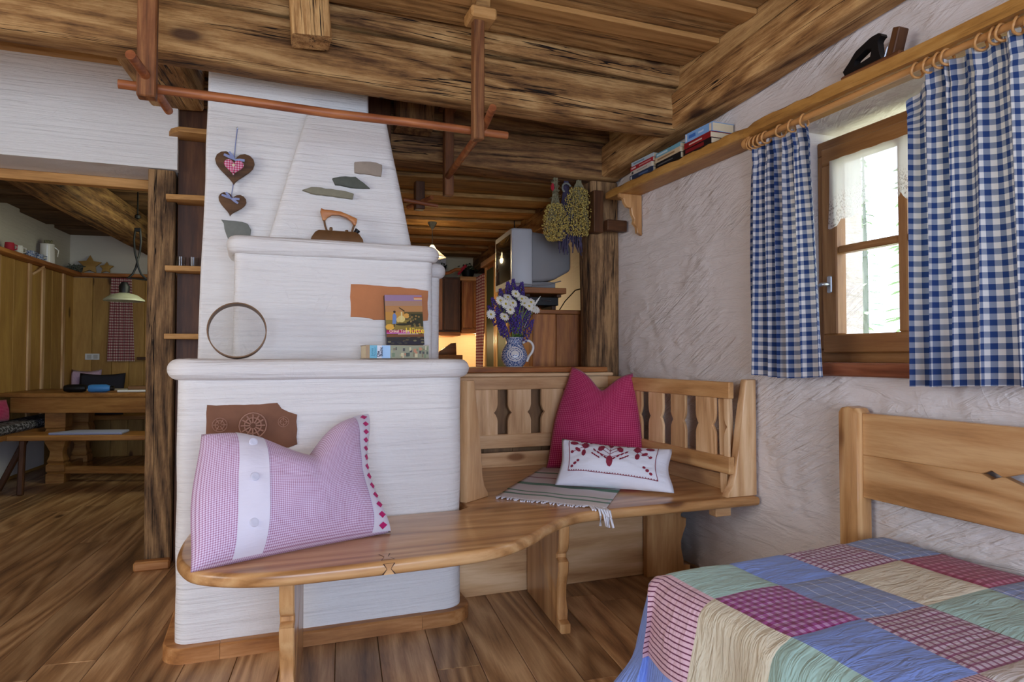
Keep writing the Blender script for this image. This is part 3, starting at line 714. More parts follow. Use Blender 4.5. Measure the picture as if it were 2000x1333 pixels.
inlay('terracotta_inlay', rough_poly([(0.353, 1.347), (0.45, 1.346), (0.56, 1.343), (0.682, 1.333), (0.682, 1.20), (0.62, 1.196), (0.52, 1.202), (0.45, 1.200), (0.43, 1.208), (0.352, 1.212)], 0.002, 0.025, 5), 2.834, 0.02, M['terra'], 'orange terracotta slab')
td = inlay('terracotta_inlay', rough_poly([(-0.172, 0.874), (-0.05, 0.872), (0.0, 0.874), (0.063, 0.877), (0.075, 0.857), (0.098, 0.843), (0.129, 0.833), (0.131, 0.725), (0.10, 0.713), (0.02, 0.715), (-0.10, 0.732), (-0.172, 0.76)], 0.002, 0.025, 6), 2.565, 0.022, M['terra_dark'], 'brown terracotta slab with rosettes')
def rosette(x, z, y, r, n, mat):
    V = []; F = []
    for rr in (r, r * 0.62):
        tubegeo([(x + rr * math.cos(2 * math.pi * i / 20), y, z + rr * math.sin(2 * math.pi * i / 20)) for i in range(20)], r * 0.06, 5, V, F, closed=True)
    for i in range(n):
        a = 2 * math.pi * i / n; tubegeo([(x + r * 0.2 * math.cos(a), y, z + r * 0.2 * math.sin(a)), (x + r * 0.9 * math.cos(a), y, z + r * 0.9 * math.sin(a))], r * 0.07, 5, V, F)
    return mesh('rosette', V, F, mat, td, sharp=60)
rosette(-0.128, 0.806, 2.5435, 0.024, 6, M['terra_relief']); rosette(-0.02, 0.80, 2.5435, 0.045, 12, M['terra_relief']); rosette(0.082, 0.81, 2.5435, 0.018, 4, M['terra_relief'])

# narrow stepped shelf between post and chimney
ns = thing('corner_shelf', 'narrow dark shelf unit with four small ledges between post and chimney', 'shelf', (-0.36, 3.83, 0))
bx('back_board', (-0.402, 3.805, 0.0), (-0.25, 3.83, 2.34), M['dark_board'], ns, 0.003, 'z')
for i, z in enumerate((2.163, 1.828, 1.472, 1.134)):
    xr = -0.251 + 0.04 * (z - 1.03) / 1.55
    if i == 0: poly = [(-0.402, 3.80), (-0.402, 3.752), (-0.440, 3.752), (-0.425, 3.70), (-0.385, 3.655), (xr, 3.65), (xr, 3.80)]
    else: poly = [(-0.402, 3.80), (-0.402, 3.752), (-0.445, 3.752), (-0.442, 3.68), (xr, 3.65), (xr, 3.80)]
    extrude('shelf_board', poly, 0.026, M['batten'], ns, Matrix.Translation((0, 0, z)), 0.003)
for i, x in enumerate((-0.375, -0.318)):
    g = lathe('small_glass', [(0.017, 0.0), (0.02, 0.003), (0.022, 0.052), (0.0205, 0.052), (0.018, 0.006), (0.0001, 0.006)], M['glass2'], None, Matrix.Translation((x, 3.745, 1.4985)), 16)
    tag(g, ('small clear glass on the narrow shelf, next to the post', 'small clear glass on the narrow shelf, next to the chimney')[i], 'glass')

# ------------------------------------------------------------------ corner bench around the stove
be = thing('corner_bench', 'long curved pine corner bench wrapping around the white stove', 'bench', (0.9, 2.7, 0))
front = smoothpath([(-0.222, 2.56), (-0.232, 2.42), (-0.23, 2.27), (-0.212, 2.18), (-0.177, 2.102), (-0.11, 2.045), (-0.02, 2.005), (0.10, 1.985), (0.26, 1.983), (0.42, 1.985), (0.56, 1.990), (0.68, 2.007), (0.79, 2.052), (0.90, 2.137), (0.98, 2.213), (1.055, 2.276), (1.13, 2.322), (1.22, 2.346), (1.44, 2.350), (1.75, 2.348), (2.035, 2.346)], 8)
slab('seat', [q for q in front] + [(2.035, 3.49), (0.785, 3.49), (0.785, 2.60), (0.74, 2.56)], 0.397, 0.44, 0.016, M['pine_amber'], be, None, 5)
key = [(-0.016, -0.03), (-0.005, 0.0), (-0.014, 0.028), (0.014, 0.028), (0.005, 0.0), (0.016, -0.03)]
extrude('butterfly_key', [(x * 1.3, y * 1.07) for x, y in key], 0.0012, M['dark_board'], be, Matrix.Translation((0.362, 2.032, 0.4394)))['label'] = 'dark outline of the butterfly key'
extrude('butterfly_key', key, 0.0018, M['pine_amber'], be, Matrix.Translation((0.362, 2.032, 0.4394)))
kf = [(0.346, 0.402), (0.357, 0.418), (0.348, 0.434), (0.376, 0.434), (0.367, 0.418), (0.378, 0.402)]
extrude('butterfly_key', [((x - 0.362) * 1.3 + 0.362, z) for x, z in kf], 0.002, M['dark_board'], be, XZ(1.9842))['label'] = 'dark outline of the butterfly key'
extrude('butterfly_key', kf, 0.0026, M['pine_amber'], be, XZ(1.9842))
def leg_profile(depth):
    """(v, z): straight back, scrolled front edge"""
    P = [(depth, 0.0), (0.0, 0.0), (0.0, 0.035), (0.035, 0.04), (0.04, 0.065), (0.05, 0.12), (0.05, 0.155), (0.038, 0.19), (0.022, 0.225), (0.02, 0.262), (0.05, 0.272), (0.05, 0.285), (0.03, 0.30), (0.018, 0.33), (0.012, 0.398), (depth, 0.398)]
    return P
def bench_leg(x, y, depth, t, d=Vx):
    m = frame((x, y, 0), d, Vector((d.y, -d.x, 0)))   # local x along d, local z sideways
    # draw (v, z) in a frame: local X = up, local Y chosen so that grain runs upward
    up = Vector((0, 0, 1)); side = d.cross(up)
    mm = Matrix.Identity(4)
    for i in range(3): mm[i][0] = up[i]; mm[i][1] = d[i]; mm[i][2] = up.cross(d)[i]
    mm.translation = Vector((x, y, 0))
    return extrude('leg', [(z, v) for v, z in leg_profile(depth)], t, M['pine_amber'], be, mm, 0.004, 1)
bench_leg(0.098, 2.02, 0.50, 0.042)
bench_leg(1.11, 2.305, 0.47, 0.042)
bench_leg(1.965, 2.79, 0.24, 0.04, Vector((-1, 0, 0)))
bx('kickboard', (0.79, 2.80, 0.0), (1.93, 2.825, 0.398), M['pine'], be)
bx('cleat', (1.84, 2.39, 0.355), (1.92, 2.44, 0.398), M['pine'], be)
# fretted backrest along the counter
def slat_poly(w, z0, z1, n=(1, 1)):
    zc_ = (z0 + z1) / 2 + 0.005; d = 0.021
    def edge(sg):
        return [(z0, sg * w / 2), (zc_ - 0.045, sg * w / 2), (zc_ - 0.030, sg * (w / 2 - 0.003)), (zc_ - 0.013, sg * (w / 2 - 0.010)), (zc_, sg * (w / 2 - d)), (zc_ + 0.013, sg * (w / 2 - 0.010)), (zc_ + 0.030, sg * (w / 2 - 0.003)), (zc_ + 0.045, sg * w / 2), (z1, sg * w / 2)]
    a = edge(1) if n[1] else [(z0, w / 2), (z1, w / 2)]
    b = edge(-1) if n[0] else [(z0, -w / 2), (z1, -w / 2)]
    return a + b[::-1]
def slat(x, y, along, w, t=0.022, n=(1, 1)):
    up = Vector((0, 0, 1)); along = Vector(along); mm = Matrix.Identity(4)
    for i in range(3): mm[i][0] = up[i]; mm[i][1] = along[i]; mm[i][2] = up.cross(along)[i]
    mm.translation = Vector((x, y, 0))
    return extrude('slat', slat_poly(w, 0.595, 0.872, n), t, M['pine'], be, mm, 0.002, 1)
YBk = 3.45
bx('top_rail', (0.86, YBk, 0.865), (1.93, YBk + 0.03, 0.935), M['pine'], be, 0.004)
bx('bottom_rail', (0.86, YBk, 0.545), (1.93, YBk + 0.03, 0.620), M['pine'], be, 0.004)
bx('base_board', (0.82, YBk + 0.012, 0.440), (1.93, YBk + 0.03, 0.52), M['pine'], be, 0.002)
bx('cap_rail', (0.84, YBk - 0.018, 0.936), (1.93, YBk + 0.035, 0.956), M['pine'], be, 0.006)
for xc, w, n in ((1.105, 0.235, (0, 1)), (1.351, 0.138, (1, 1)), (1.551, 0.138, (1, 1)), (1.75, 0.138, (1, 1)), (1.885, 0.08, (1, 0))):
    slat(xc, YBk + 0.027, (-1, 0, 0), w, 0.022, n[::-1])
XBk = 1.90
bx('top_rail', (XBk, 2.375, 0.862), (XBk + 0.028, YBk, 0.935), M['pine_amber'], be, 0.004, 'y')
bx('bottom_rail', (XBk, 2.375, 0.535), (XBk + 0.03, YBk, 0.61), M['pine_amber'], be, 0.004, 'y')
bx('base_board', (XBk + 0.08, 2.42, 0.440), (XBk + 0.10, YBk, 0.51), M['pine'], be, 0.002, 'y')
for y0, y1, n in ((2.385, 2.428, (0, 1)), (2.474, 2.63, (1, 1)), (2.697, 2.833, (1, 1)), (2.886, 3.035, (1, 1)), (3.086, 3.226, (1, 1)), (3.278, 3.44, (1, 0))):
    slat(XBk + 0.022, (y0 + y1) / 2, (0, 1, 0), y1 - y0 - 0.014, 0.014, n)
board('back_post', (XBk + 0.052, 2.452, 0.44), (XBk + 0.042, 2.452, 0.86), 0.045, 0.045, M['pine'], be, (0, 1, 0))
# shaped end panels
def end_panel(pts, org, along, t):
    up = Vector((0, 0, 1)); along = Vector(along).normalized(); mm = Matrix.Identity(4)
    for i in range(3): mm[i][0] = up[i]; mm[i][1] = along[i]; mm[i][2] = up.cross(along)[i]
    mm.translation = Vector(org)
    return extrude('end_panel', pts, t, M['pine'], be, mm, 0.006, 2)
prof = [(0.0, 0.0), (0.0, 0.155), (0.02, 0.152), (0.05, 0.128), (0.10, 0.112), (0.2, 0.098), (0.35, 0.076), (0.49, 0.056), (0.505, 0.05), (0.505, 0.0)]
end_panel(prof, (2.035, 2.402, 0.44), (-1, 0, 0), 0.042)
end_panel([(z, a) for z, a in prof], (0.808, 2.66, 0.44), (0.80, 0.60, 0), 0.04)

# kitchen counter behind the bench back
co = thing('counter', 'low wooden counter with a thick plank top behind the bench back', 'counter', (1.35, 3.7, 0))
extrude('plank_top', [(0.812, 3.462), (1.905, 3.462), (1.905, 3.565), (1.855, 3.565), (1.855, 3.80), (0.812, 3.80)], 0.03, M['red_pine'], co, Matrix.Translation((0, 0, 0.958)), 0.005, 2)
for i in range(6): bx('front_board', (0.81 + i * 0.175, 3.52, 0.0), (0.81 + i * 0.175 + 0.173, 3.545, 0.957), M['backboard'], co, 0.002, 'z')

# ------------------------------------------------------------------ pillows
def pillow(name, label, bl, br, tr, tl, thick, mat, dip=None, side=0.03, sideR=None, n=30, front=(0, -1, 0), wr=0.006, seed=1, power=0.55):
    bl, br, tr, tl = (Vector(p) for p in (bl, br, tr, tl))
    nrm = (br - bl).cross(tl - bl).normalized()
    if nrm.dot(Vector(front)) < 0: nrm = -nrm
    W = (br - bl).length; H = (tl - bl).length; up = ((tl - bl) + (tr - br)).normalized(); rt = ((br - bl) + (tr - tl)).normalized()
    V = []; U = []; F = []
    def pt(s, t, sg):
        p = bl * (1 - s) * (1 - t) + br * s * (1 - t) + tr * s * t + tl * (1 - s) * t
        if dip: p = p - up * (dip(s) * t ** 1.6)
        p = p + up * (0.25 * abs(side) * math.sin(math.pi * s) * (1 - t) ** 2)
        p = p + rt * (math.sin(math.pi * t) ** 2 * (side * (1 - s) ** 3 - (side if sideR is None else sideR) * s ** 3))
        e = max(0.0, (1 - (2 * s - 1) ** 2)) * max(0.0, (1 - (2 * t - 1) ** 2))
        th = thick * 0.5 * e ** power
        nz = noise.noise(Vector((s * 5 + seed, t * 5, sg * 3.0))) * wr + noise.noise(Vector((s * 13 + seed, t * 11, sg))) * wr * 0.5
        return p + nrm * sg * (th + nz * min(1, e * 6))
    for sg in (1, -1):
        b0 = len(V)
        for j in range(n + 1):
            for i in range(n + 1):
                V.append(pt(i / n, j / n, sg)); U.append((i / n * W, j / n * H))
        w = n + 1
        for j in range(n):
            for i in range(n):
                f = (b0 + j * w + i, b0 + j * w + i + 1, b0 + (j + 1) * w + i + 1, b0 + (j + 1) * w + i)
                F.append(f if sg > 0 else f[::-1])
    o = mesh(name, V, F, mat, None, None, uv=U, sharp=80)
    bm = bmesh.new(); bm.from_mesh(o.data); bmesh.ops.remove_doubles(bm, verts=bm.verts, dist=0.0004); bmesh.ops.recalc_face_normals(bm, faces=bm.faces[:]); bm.to_mesh(o.data); bm.free()
    tag(o, label, 'pillow')
    return o, pt, nrm
def strip(name, pt, s0, s1, t0, t1, mat, parent, lift=0.003, n=24, m=3, sg=1, nrm=None, u_is_t=True):
    fn = lambda a, b: pt(s0 + (s1 - s0) * a, t0 + (t1 - t0) * b, sg) + nrm * lift
    return grid(name, fn, m, n, mat, parent, lambda a, b: (a * 0.08, b * 0.5))
def gdip(c, w, d): return lambda s: d * math.exp(-((s - c) / w) ** 2)
# the big lilac checked pillow leaning on the stove
d1 = lambda s: 0.095 * math.exp(-(abs(s - 0.57) / 0.16) ** 1.3) + 0.055 * math.exp(-((s - 0.45) / 0.22) ** 2)
P1, pt1, n1 = pillow('pillow', 'large lilac checked pillow with button band and ribbon lace, leaning on the stove', (-0.175, 2.075, 0.44), (0.425, 2.30, 0.442), (0.372, 2.47, 0.838), (-0.168, 2.30, 0.802), 0.27, M['pil_lilac'], d1, -0.014, 0.05, 44, seed=3, power=0.5)
strip('button_band', pt1, 0.165, 0.30, 0.012, 0.988, M['lace'], P1, 0.0025, 30, 5, nrm=n1)
for t in (0.2, 0.53, 0.85):
    p = pt1(0.232, t, 1) + n1 * 0.004
    lathe('button', [(0.0001, 0.005), (0.005, 0.0045), (0.008, 0.0055), (0.0125, 0.0045), (0.0135, 0.0)], M['button'], P1, frame(p, Vector((1, 0, 0)).cross(n1), n1), 18)
strip('lace_edge', pt1, 0.875, 0.998, 0.01, 0.99, M['lace'], P1, 0.003, 30, 4, nrm=n1)
for i in range(13):
    t = 0.045 + i * 0.0755; q = [pt1(s_, t_, 1) + n1 * 0.007 for s_, t_ in ((0.935, t - 0.024), (0.966, t + 0.002), (0.935, t + 0.024), (0.908, t + 0.002))]
    mesh('ribbon_stitch', q + [v - n1 * 0.002 for v in q], [(0, 1, 2, 3), (7, 6, 5, 4), (0, 4, 5, 1), (1, 5, 6, 2), (2, 6, 7, 3), (3, 7, 4, 0)], M['ribbon_pink'], P1, sharp=0)
# magenta pillow in the corner
d2 = lambda s: 0.125 * math.exp(-(abs(s - 0.52) / 0.26) ** 1.5)
P2, pt2, n2 = pillow('pillow', 'magenta checked pillow with two pointed ears standing in the bench corner', (1.455, 3.33, 0.44), (1.90, 3.05, 0.442), (1.92, 3.20, 0.965), (1.645, 3.40, 0.998), 0.20, M['pil_red'], d2, -0.02, -0.01, 34, seed=8, power=0.5)
# white embroidered pillow
P3, pt3, n3 = pillow('pillow', 'small white linen pillow with dark red cross-stitch embroidery on the bench', (1.275, 2.815, 0.456), (1.690, 2.480, 0.452), (1.772, 2.615, 0.622), (1.352, 2.90, 0.655), 0.14, M['linen'], lambda s: 0.014 * math.sin(math.pi * s), 0.014, 0.02, 34, seed=12, wr=0.008, power=0.62)
def emb(shapes):
    V = []; F = []
    def P(s, t): return pt3(s, t, 1) + n3 * 0.0028
    for sh in shapes:
        if sh[0] == 'line':
            pts = [Vector(P(sh[1] + (sh[3] - sh[1]) * i / sh[6], sh[2] + (sh[4] - sh[2]) * i / sh[6])) for i in range(sh[6] + 1)]
            tubegeo(pts, sh[5], 4, V, F)
        else:
            b = len(V); _, s, t, rx, ry, a, kk = sh
            for i in range(kk):
                q = 2 * math.pi * i / kk; x, y = rx * math.cos(q), ry * math.sin(q)
                V.append(P(s + (x * math.cos(a) - y * math.sin(a)) * 0.47 * 1.15, t + (x * math.sin(a) + y * math.cos(a)) * 1.15) + n3 * 0.001)
            V.append(P(s, t) + n3 * 0.001); F.extend((b + i, b + (i + 1) % kk, b + kk) for i in range(kk))
    mesh('embroidery', V, F, M['embroid'], P3, sharp=0)
E_ = [('line', 0.10, 0.27, 0.885, 0.18, 0.0014, 30), ('line', 0.885, 0.18, 0.885, 0.97, 0.0014, 20), ('line', 0.10, 0.27, 0.075, 0.95, 0.0014, 20)]
for i in range(34):
    s = 0.11 + i * 0.0233; E_.append(('leaf', s, 0.285 - 0.0027 * i, 0.010, 0.012, 0.8, 4))
for sx in (-1, 1):
    c = 0.475
    E_ += [('leaf', c + sx * 0.085, 0.82, 0.05, 0.085, 0.4 * sx, 8), ('leaf', c + sx * 0.235, 0.86, 0.055, 0.08, 0, 8), ('leaf', c + sx * 0.245, 0.66, 0.04, 0.075, 0, 8), ('leaf', c + sx * 0.345, 0.9, 0.075, 0.045, 0, 8), ('leaf', c + sx * 0.305, 0.74, 0.06, 0.035, 0.7 * sx, 8), ('leaf', c + sx * 0.36, 0.68, 0.035, 0.03, 0.7, 6),
           ('line', c, 0.66, c + sx * 0.11, 0.86, 0.0011, 6), ('line', c, 0.74, c + sx * 0.08, 0.92, 0.0011, 6), ('line', c, 0.58, c + sx * 0.12, 0.7, 0.0011, 6), ('line', c + sx * 0.235, 0.86, c + sx * 0.245, 0.66, 0.0011, 5), ('line', c + sx * 0.235, 0.86, c + sx * 0.345, 0.9, 0.0011, 5), ('line', c + sx * 0.235, 0.83, c + sx * 0.36, 0.68, 0.0011, 5)]
    for j in range(4): E_.append(('leaf', c + sx * (0.04 + 0.035 * j), 0.60 + 0.06 * j - 0.03, 0.045, 0.018, 0.9 * sx, 5)); E_.append(('leaf', c + sx * (0.10 + 0.02 * j), 0.56 + 0.03 * j, 0.03, 0.016, 0.9 * sx, 5))
    for j in range(3): E_.append(('leaf', (0.155 if sx < 0 else 0.81) + 0.026 * (j - 1) * (1), (0.42 if sx < 0 else 0.36) + 0.06 * (j - 1) * (1 if sx < 0 else -1), 0.035 - 0.006 * abs(j - 1), 0.028, 0.6, 6))
E_ += [('leaf', 0.475, 0.50, 0.055, 0.115, 0, 9), ('line', 0.475, 0.55, 0.475, 0.97, 0.0012, 8), ('leaf', 0.475, 0.9, 0.04, 0.05, 0, 6)]
for i in range(9):
    q = 6.283 * i / 9
    for cx_ in (0.475 - 0.235, 0.475 + 0.235): E_.append(('leaf', cx_ + 0.030 * math.cos(q), 0.86 + 0.062 * math.sin(q), 0.02, 0.014, q, 5))
for i in range(14): E_.append(('leaf', 0.20 + i * 0.042, 0.955 + 0.015 * (i % 2), 0.028, 0.02, 0.5 * (-1) ** i, 5))
emb(E_)
# striped runner under the pillows
A, B = Vector((0.955, 2.725, 0)), Vector((1.288, 2.356, 0))
def runner(s, t):
    p = A * (1 - s) + B * s + Vector((0.50, 0.645, 0)) * t
    z = 0.4435 + 0.0012 * math.sin(s * 17 + t * 5) + 0.004 * max(0, noise.noise(Vector((s * 4, t * 6, 2))))
    return Vector((p.x, p.y, z))
RN = grid('table_runner', runner, 24, 30, M['runner'], None, lambda s, t: (s, t), thick=0.002)
tag(RN, 'fringed striped grey and green cotton runner lying across the bench seat', 'runner')
V = []; F = []
rr = random.Random(2)
for i in range(46):
    s = i / 45; p = runner(s, 0); d = Vector((-0.60, -0.78, 0)).normalized(); L = rr.uniform(0.018, 0.032)
    if s > 0.86:
        d = Vector((-0.25, -0.9, -0.1)).normalized(); L = rr.uniform(0.05, 0.07)
        q1 = p + d * 0.022 + Zx * 0.002
        if s > 0.9: pts = [p, q1 + Vector((0, -0.022, 0)), q1 + Vector((rr.uniform(-0.006, 0.006), -0.037, -0.022)), q1 + Vector((rr.uniform(-0.006, 0.012), -0.040, -0.06))]
        else: pts = [p, q1, q1 + d * 0.03]
        tubegeo(pts, [0.004, 0.0045, 0.0045, 0.0055][:len(pts)], 5, V, F); continue
    d = (d + Vector((rr.uniform(-0.4, 0.4), rr.uniform(-0.4, 0.4), 0))).normalized()
    tubegeo([p, p + d * L * 0.5 + Zx * 0.002, p + d * L - Zx * 0.0005], [0.003, 0.0032, 0.0035], 5, V, F)
mesh('fringe', V, F, M['linen'], RN, kind='stuff')

# ------------------------------------------------------------------ day bed with patchwork quilt
bd = thing('day_bed', 'pine day bed with a long plank back standing against the window wall', 'bed', (1.5, 0.6, 0))
bx('mattress_base', (1.08, -0.55, 0.10), (1.98, 1.56, 0.385), M['pine'], bd, 0.03, 'y')
def bed_post(y0, y1):
    pts = [(0, y0), (0.845, y0), (0.862, y0 + 0.012), (0.868, (y0 + y1) / 2), (0.862, y1 - 0.012), (0.845, y1), (0, y1)]
    mm = Matrix(((0, 0, -1, 2.03), (0, 1, 0, 0), (1, 0, 0, 0), (0, 0, 0, 1)))
    return extrude('bed_post', pts, 0.072, M['pine_amber'], bd, mm, 0.01, 2)
bed_post(1.768, 1.85); bed_post(-0.45, -0.37)
def back_plank(z0, z1, up_notch):
    """planks of the bed back; the fretwork opening lies on the joint at z=0.70"""
    nt = [(1.355, 0.0), (1.327, 0.013), (1.298, 0.0), (1.290, 0.0), (1.24, 0.017), (1.18, 0.025), (1.12, 0.017), (1.055, 0.0), (1.05, 0), (1.02, 0.013), (0.99, 0.0)]
    pts = [(1.768, z0), (1.768, z1)] if not up_notch else [(1.768, z0), (1.768, z1)]
    if up_notch: P = [(1.768, z0), (1.768, z1)] + [(y, z1 - d) for y, d in nt] + [(-0.37, z1), (-0.37, z0)]
    else: P = [(1.768, z1), (1.768, z0)] + [(y, z0 + d) for y, d in nt] + [(-0.37, z0), (-0.37, z1)]
    mm = Matrix(((0, 0, 1, 1.985), (1, 0, 0, 0), (0, 1, 0, 0), (0, 0, 0, 1)))
    return extrude('back_plank', P, 0.028, M['pine_amber'], bd, mm, 0.002, 1)
back_plank(0.55, 0.6995, True); back_plank(0.70, 0.846, False)
bx('leg', (1.14, 1.49, 0.0), (1.21, 1.56, 0.11), M['pine_amber'], bd, 0.006, 'z')
bx('leg', (1.85, 1.49, 0.0), (1.92, 1.56, 0.11), M['pine_amber'], bd, 0.006, 'z')
bx('side_rail', (1.07, -0.45, 0.09), (1.10, 1.60, 0.2), M['pine_amber'], bd, 0.006, 'y')

Q0 = Vector((1.075, 1.60, 0.432))
def quilt(a, b):
    """a: from the bed's open edge towards the wall, b: from the far end towards the camera; negative hangs down"""
    rad = 0.055
    def bend(d):
        if d <= 0: return 0.0, 0.0
        arc = rad * math.pi / 2
        if d < arc: th = d / rad; return rad * math.sin(th), rad * (1 - math.cos(th))
        e = d - arc; return rad + 0.20 * e, rad + e * 0.97
    da, db = max(0, -a), max(0, -b)
    d = math.hypot(da, db)
    if da > 0 and db > 0:
        h, z = bend(d); h *= 1.3; ox, oy = -h * da / d, h * db / d
    else:
        ha, za = bend(da); hb, zb = bend(db); ox, oy, z = -ha, hb, za + zb
    n_ = noise.noise(Vector((a * 3.1, b * 2.6, 0.3))) * 0.009 + noise.noise(Vector((a * 9, b * 8, 1.3))) * 0.0035
    fold = 0.016 * math.sin(b * 17 + a * 3) * min(1.0, da / 0.15) + 0.02 * math.sin(a * 15 + 1) * min(1.0, db / 0.15)
    p = Q0 + Vector((max(a, 0) + ox - fold * (da > 0), -max(b, 0) + oy + fold * (db > 0), -z))
    # skewed lie of the cover on the bed
    p.y += 0.075 * (p.x - 1.075)
    if da == 0 and db == 0: p.z += n_ + 0.004
    else: p += Vector((n_ * 0.6, n_ * 0.6, 0))
    p.x = min(p.x, 1.975)
    p.z = max(p.z, 0.012)
    return p
qt = thing('quilt', 'patchwork quilt of coloured checked and plain squares spread over the day bed', 'quilt', (1.5, 0.6, 0.43))
ca = [-0.24, 0.0, 0.222, 0.447, 0.70, 0.90]; rbq = [-0.035, 0.195, 0.455, 0.72, 0.985, 1.25, 1.515, 1.78]
names = [['q_pink', 'q_cream', 'q_mint', 'q_blue', 'q_maroon', 'q_pink', 'q_cream'], ['q_mint', 'q_magenta', 'q_blue', 'q_pink', 'q_cream', 'q_mint', 'q_magenta'],
         ['q_blue', 'q_gray', 'q_maroon', 'q_white', 'q_mint', 'q_blue', 'q_gray'], ['q_maroon', 'q_cream', 'q_mint', 'q_magenta', 'q_gray', 'q_maroon', 'q_cream'], ['q_gray', 'q_crimson', 'q_gray', 'q_blue', 'q_white', 'q_gray', 'q_crimson']]
pl = {'q_pink': 'pink patch with dark stripes', 'q_cream': 'cream patch', 'q_mint': 'mint green patch', 'q_blue': 'plain blue patch', 'q_maroon': 'maroon windowpane check patch', 'q_magenta': 'magenta gingham patch', 'q_gray': 'grey-blue striped patch', 'q_white': 'off-white patch', 'q_crimson': 'crimson gingham patch'}
for i in range(5):
    for j in range(7):
        a0, a1, b0, b1 = ca[i], ca[i + 1], rbq[j], rbq[j + 1]
        def fn(s, t, a0=a0, a1=a1, b0=b0, b1=b1):
            p = quilt(a0 + (a1 - a0) * s, b0 + (b1 - b0) * t)
            e = min(1.0, 7 * min(s, 1 - s, t, 1 - t)); q = noise.noise(Vector((s * 3 + i * 5, t * 14 + j * 3, 4.0))) * 0.0035
            dirn = Vector((-1, 0, 0.3)) if (a0 + a1) < 0 else Vector((0, 0, 1))
            return p + dirn * (0.0045 * e ** 0.5 + q * e)
        o = grid('patch', fn, 16, 18, M[names[i][j]], qt, lambda s, t, a0=a0, a1=a1, b0=b0, b1=b1: (a0 + (a1 - a0) * s, b0 + (b1 - b0) * t))
        o['label'] = pl[names[i][j]]
def border(name, a0, a1, b0, b1, na, nb):
    return grid(name, lambda s, t: quilt(a0 + (a1 - a0) * s, b0 + (b1 - b0) * t), na, nb, M['q_border'], qt, lambda s, t: (a0 + (a1 - a0) * s, b0 + (b1 - b0) * t))
border('border', -0.42, 0.90, -0.40, -0.034, 44, 14)['label'] = 'plain blue hanging border at the far end'
border('border', -0.42, -0.239, -0.035, 1.78, 8, 50)['label'] = 'plain blue hanging border along the open edge'

# ------------------------------------------------------------------ shelf, rod and curtains on the window wall
rs = random.Random(21)
edge = [(1.905 + 0.006 * math.sin(y * 5.3) + 0.005 * noise.noise(Vector((y * 6, 0, 0))) + (0.02 if abs(y - 2.25) < 0.04 else 0), y) for y in [3.47 - 0.06 * i for i in range(90)]]
sh = extrude('wall_shelf', [(2.049, 3.47)] + edge + [(2.049, edge[-1][1])], 0.042, M['shelf'], None, Matrix.Translation((0, 0, 1.975)), 0.008, 2)
# turn the board so that the grain (object X) runs along the wall
me = sh.data; rot = Matrix.Rotation(R(90), 4, 'Z'); me.transform(rot.inverted()); sh.matrix_basis = Matrix.Translation((0, 0, 1.975)) @ rot; PW[sh.name] = sh.matrix_basis.copy()
tag(sh, 'long live-edge wooden shelf board running above the window', 'shelf')
bk_pts = [(2.045, 1.975), (1.90, 1.975), (1.90, 1.955), (1.925, 1.945), (1.932, 1.92), (1.95, 1.90), (1.975, 1.895), (1.98, 1.86), (1.995, 1.835), (1.99, 1.81), (2.01, 1.79), (2.015, 1.755), (2.045, 1.742)]
br_ = extrude('shelf_bracket', [(z, -x) for x, z in bk_pts], 0.03, M['pine_amber'], None, Matrix(((0, -1, 0, 0), (0, 0, -1, 3.33), (1, 0, 0, 0), (0, 0, 0, 1))), 0.004, 1)
tag(br_, 'scrolled wooden bracket under the end of the live-edge shelf', 'bracket')
pb = thing('post_bracket', 'reddish wooden peg bracket fixed to the corner post beside the herbs', 'bracket', (1.95, 3.5, 1.79))
bx('upright', (1.842, 3.50, 1.785), (1.905, 3.575, 2.035), M['dark_board'], pb, 0.004, 'z')
bx('arm', (1.905, 3.45, 1.79), (2.035, 3.50, 1.855), M['dark_board'], pb, 0.004)
rod = thing('curtain_rod', 'round wooden curtain rod below the live-edge shelf', 'curtain rod', (1.935, 1.5, 1.958))
tube('rod', [(1.935, 2.28, 1.953), (1.935, 0.3, 1.965)], 0.0115, M['gold'], rod, seg=12)
lathe('finial', [(0.0001, -0.012), (0.02, -0.01), (0.024, 0.0), (0.02, 0.016), (0.0115, 0.02)], M['gold'], rod, frame((1.935, 2.285, 1.953), (1, 0, 0), (0, 1, 0)), 16)
bx('rod_holder', (1.925, 2.262, 1.953), (1.95, 2.285, 1.98), M['gold'], rod)
ringm = None
for i, y in enumerate([2.262, 2.245, 2.225, 2.20, 2.172, 2.09, 2.03, 1.968, 1.50, 1.462, 1.425, 1.40, 1.30, 1.262, 1.24, 1.20, 1.165, 1.13, 1.09, 1.04]):
    V, F = tubegeo([(0.0235 * math.cos(2 * math.pi * k / 22), 0.004 * math.sin(4 * math.pi * k / 22), 0.0235 * math.sin(2 * math.pi * k / 22) - 0.009) for k in range(22)], 0.0042, 6, closed=True)
    if ringm is None:
        o = mesh('curtain_ring', V, F, M['gold'], None, Matrix.Translation((1.935, y, 1.953)), sharp=60); ringm = o
    else:
        o = ringm.copy(); COL.objects.link(o); o.matrix_basis = Matrix.Translation((1.935, y, 1.953 + (2.262 - y) * 0.006)) @ Matrix.Rotation(R(rs.uniform(-12, 12)), 4, 'Z')
    nth = ('first', 'second', 'third', 'fourth', 'fifth', 'sixth', 'seventh', 'eighth', 'ninth', 'tenth', 'eleventh', 'twelfth')
    tag(o, 'wooden ring of the narrow curtain, %s from the rod end' % nth[i] if i < 8 else 'wooden ring of the wide curtain, %s from its window edge' % nth[i - 8], 'ring', 'curtain rings of the narrow curtain' if i < 8 else 'curtain rings of the wide curtain')
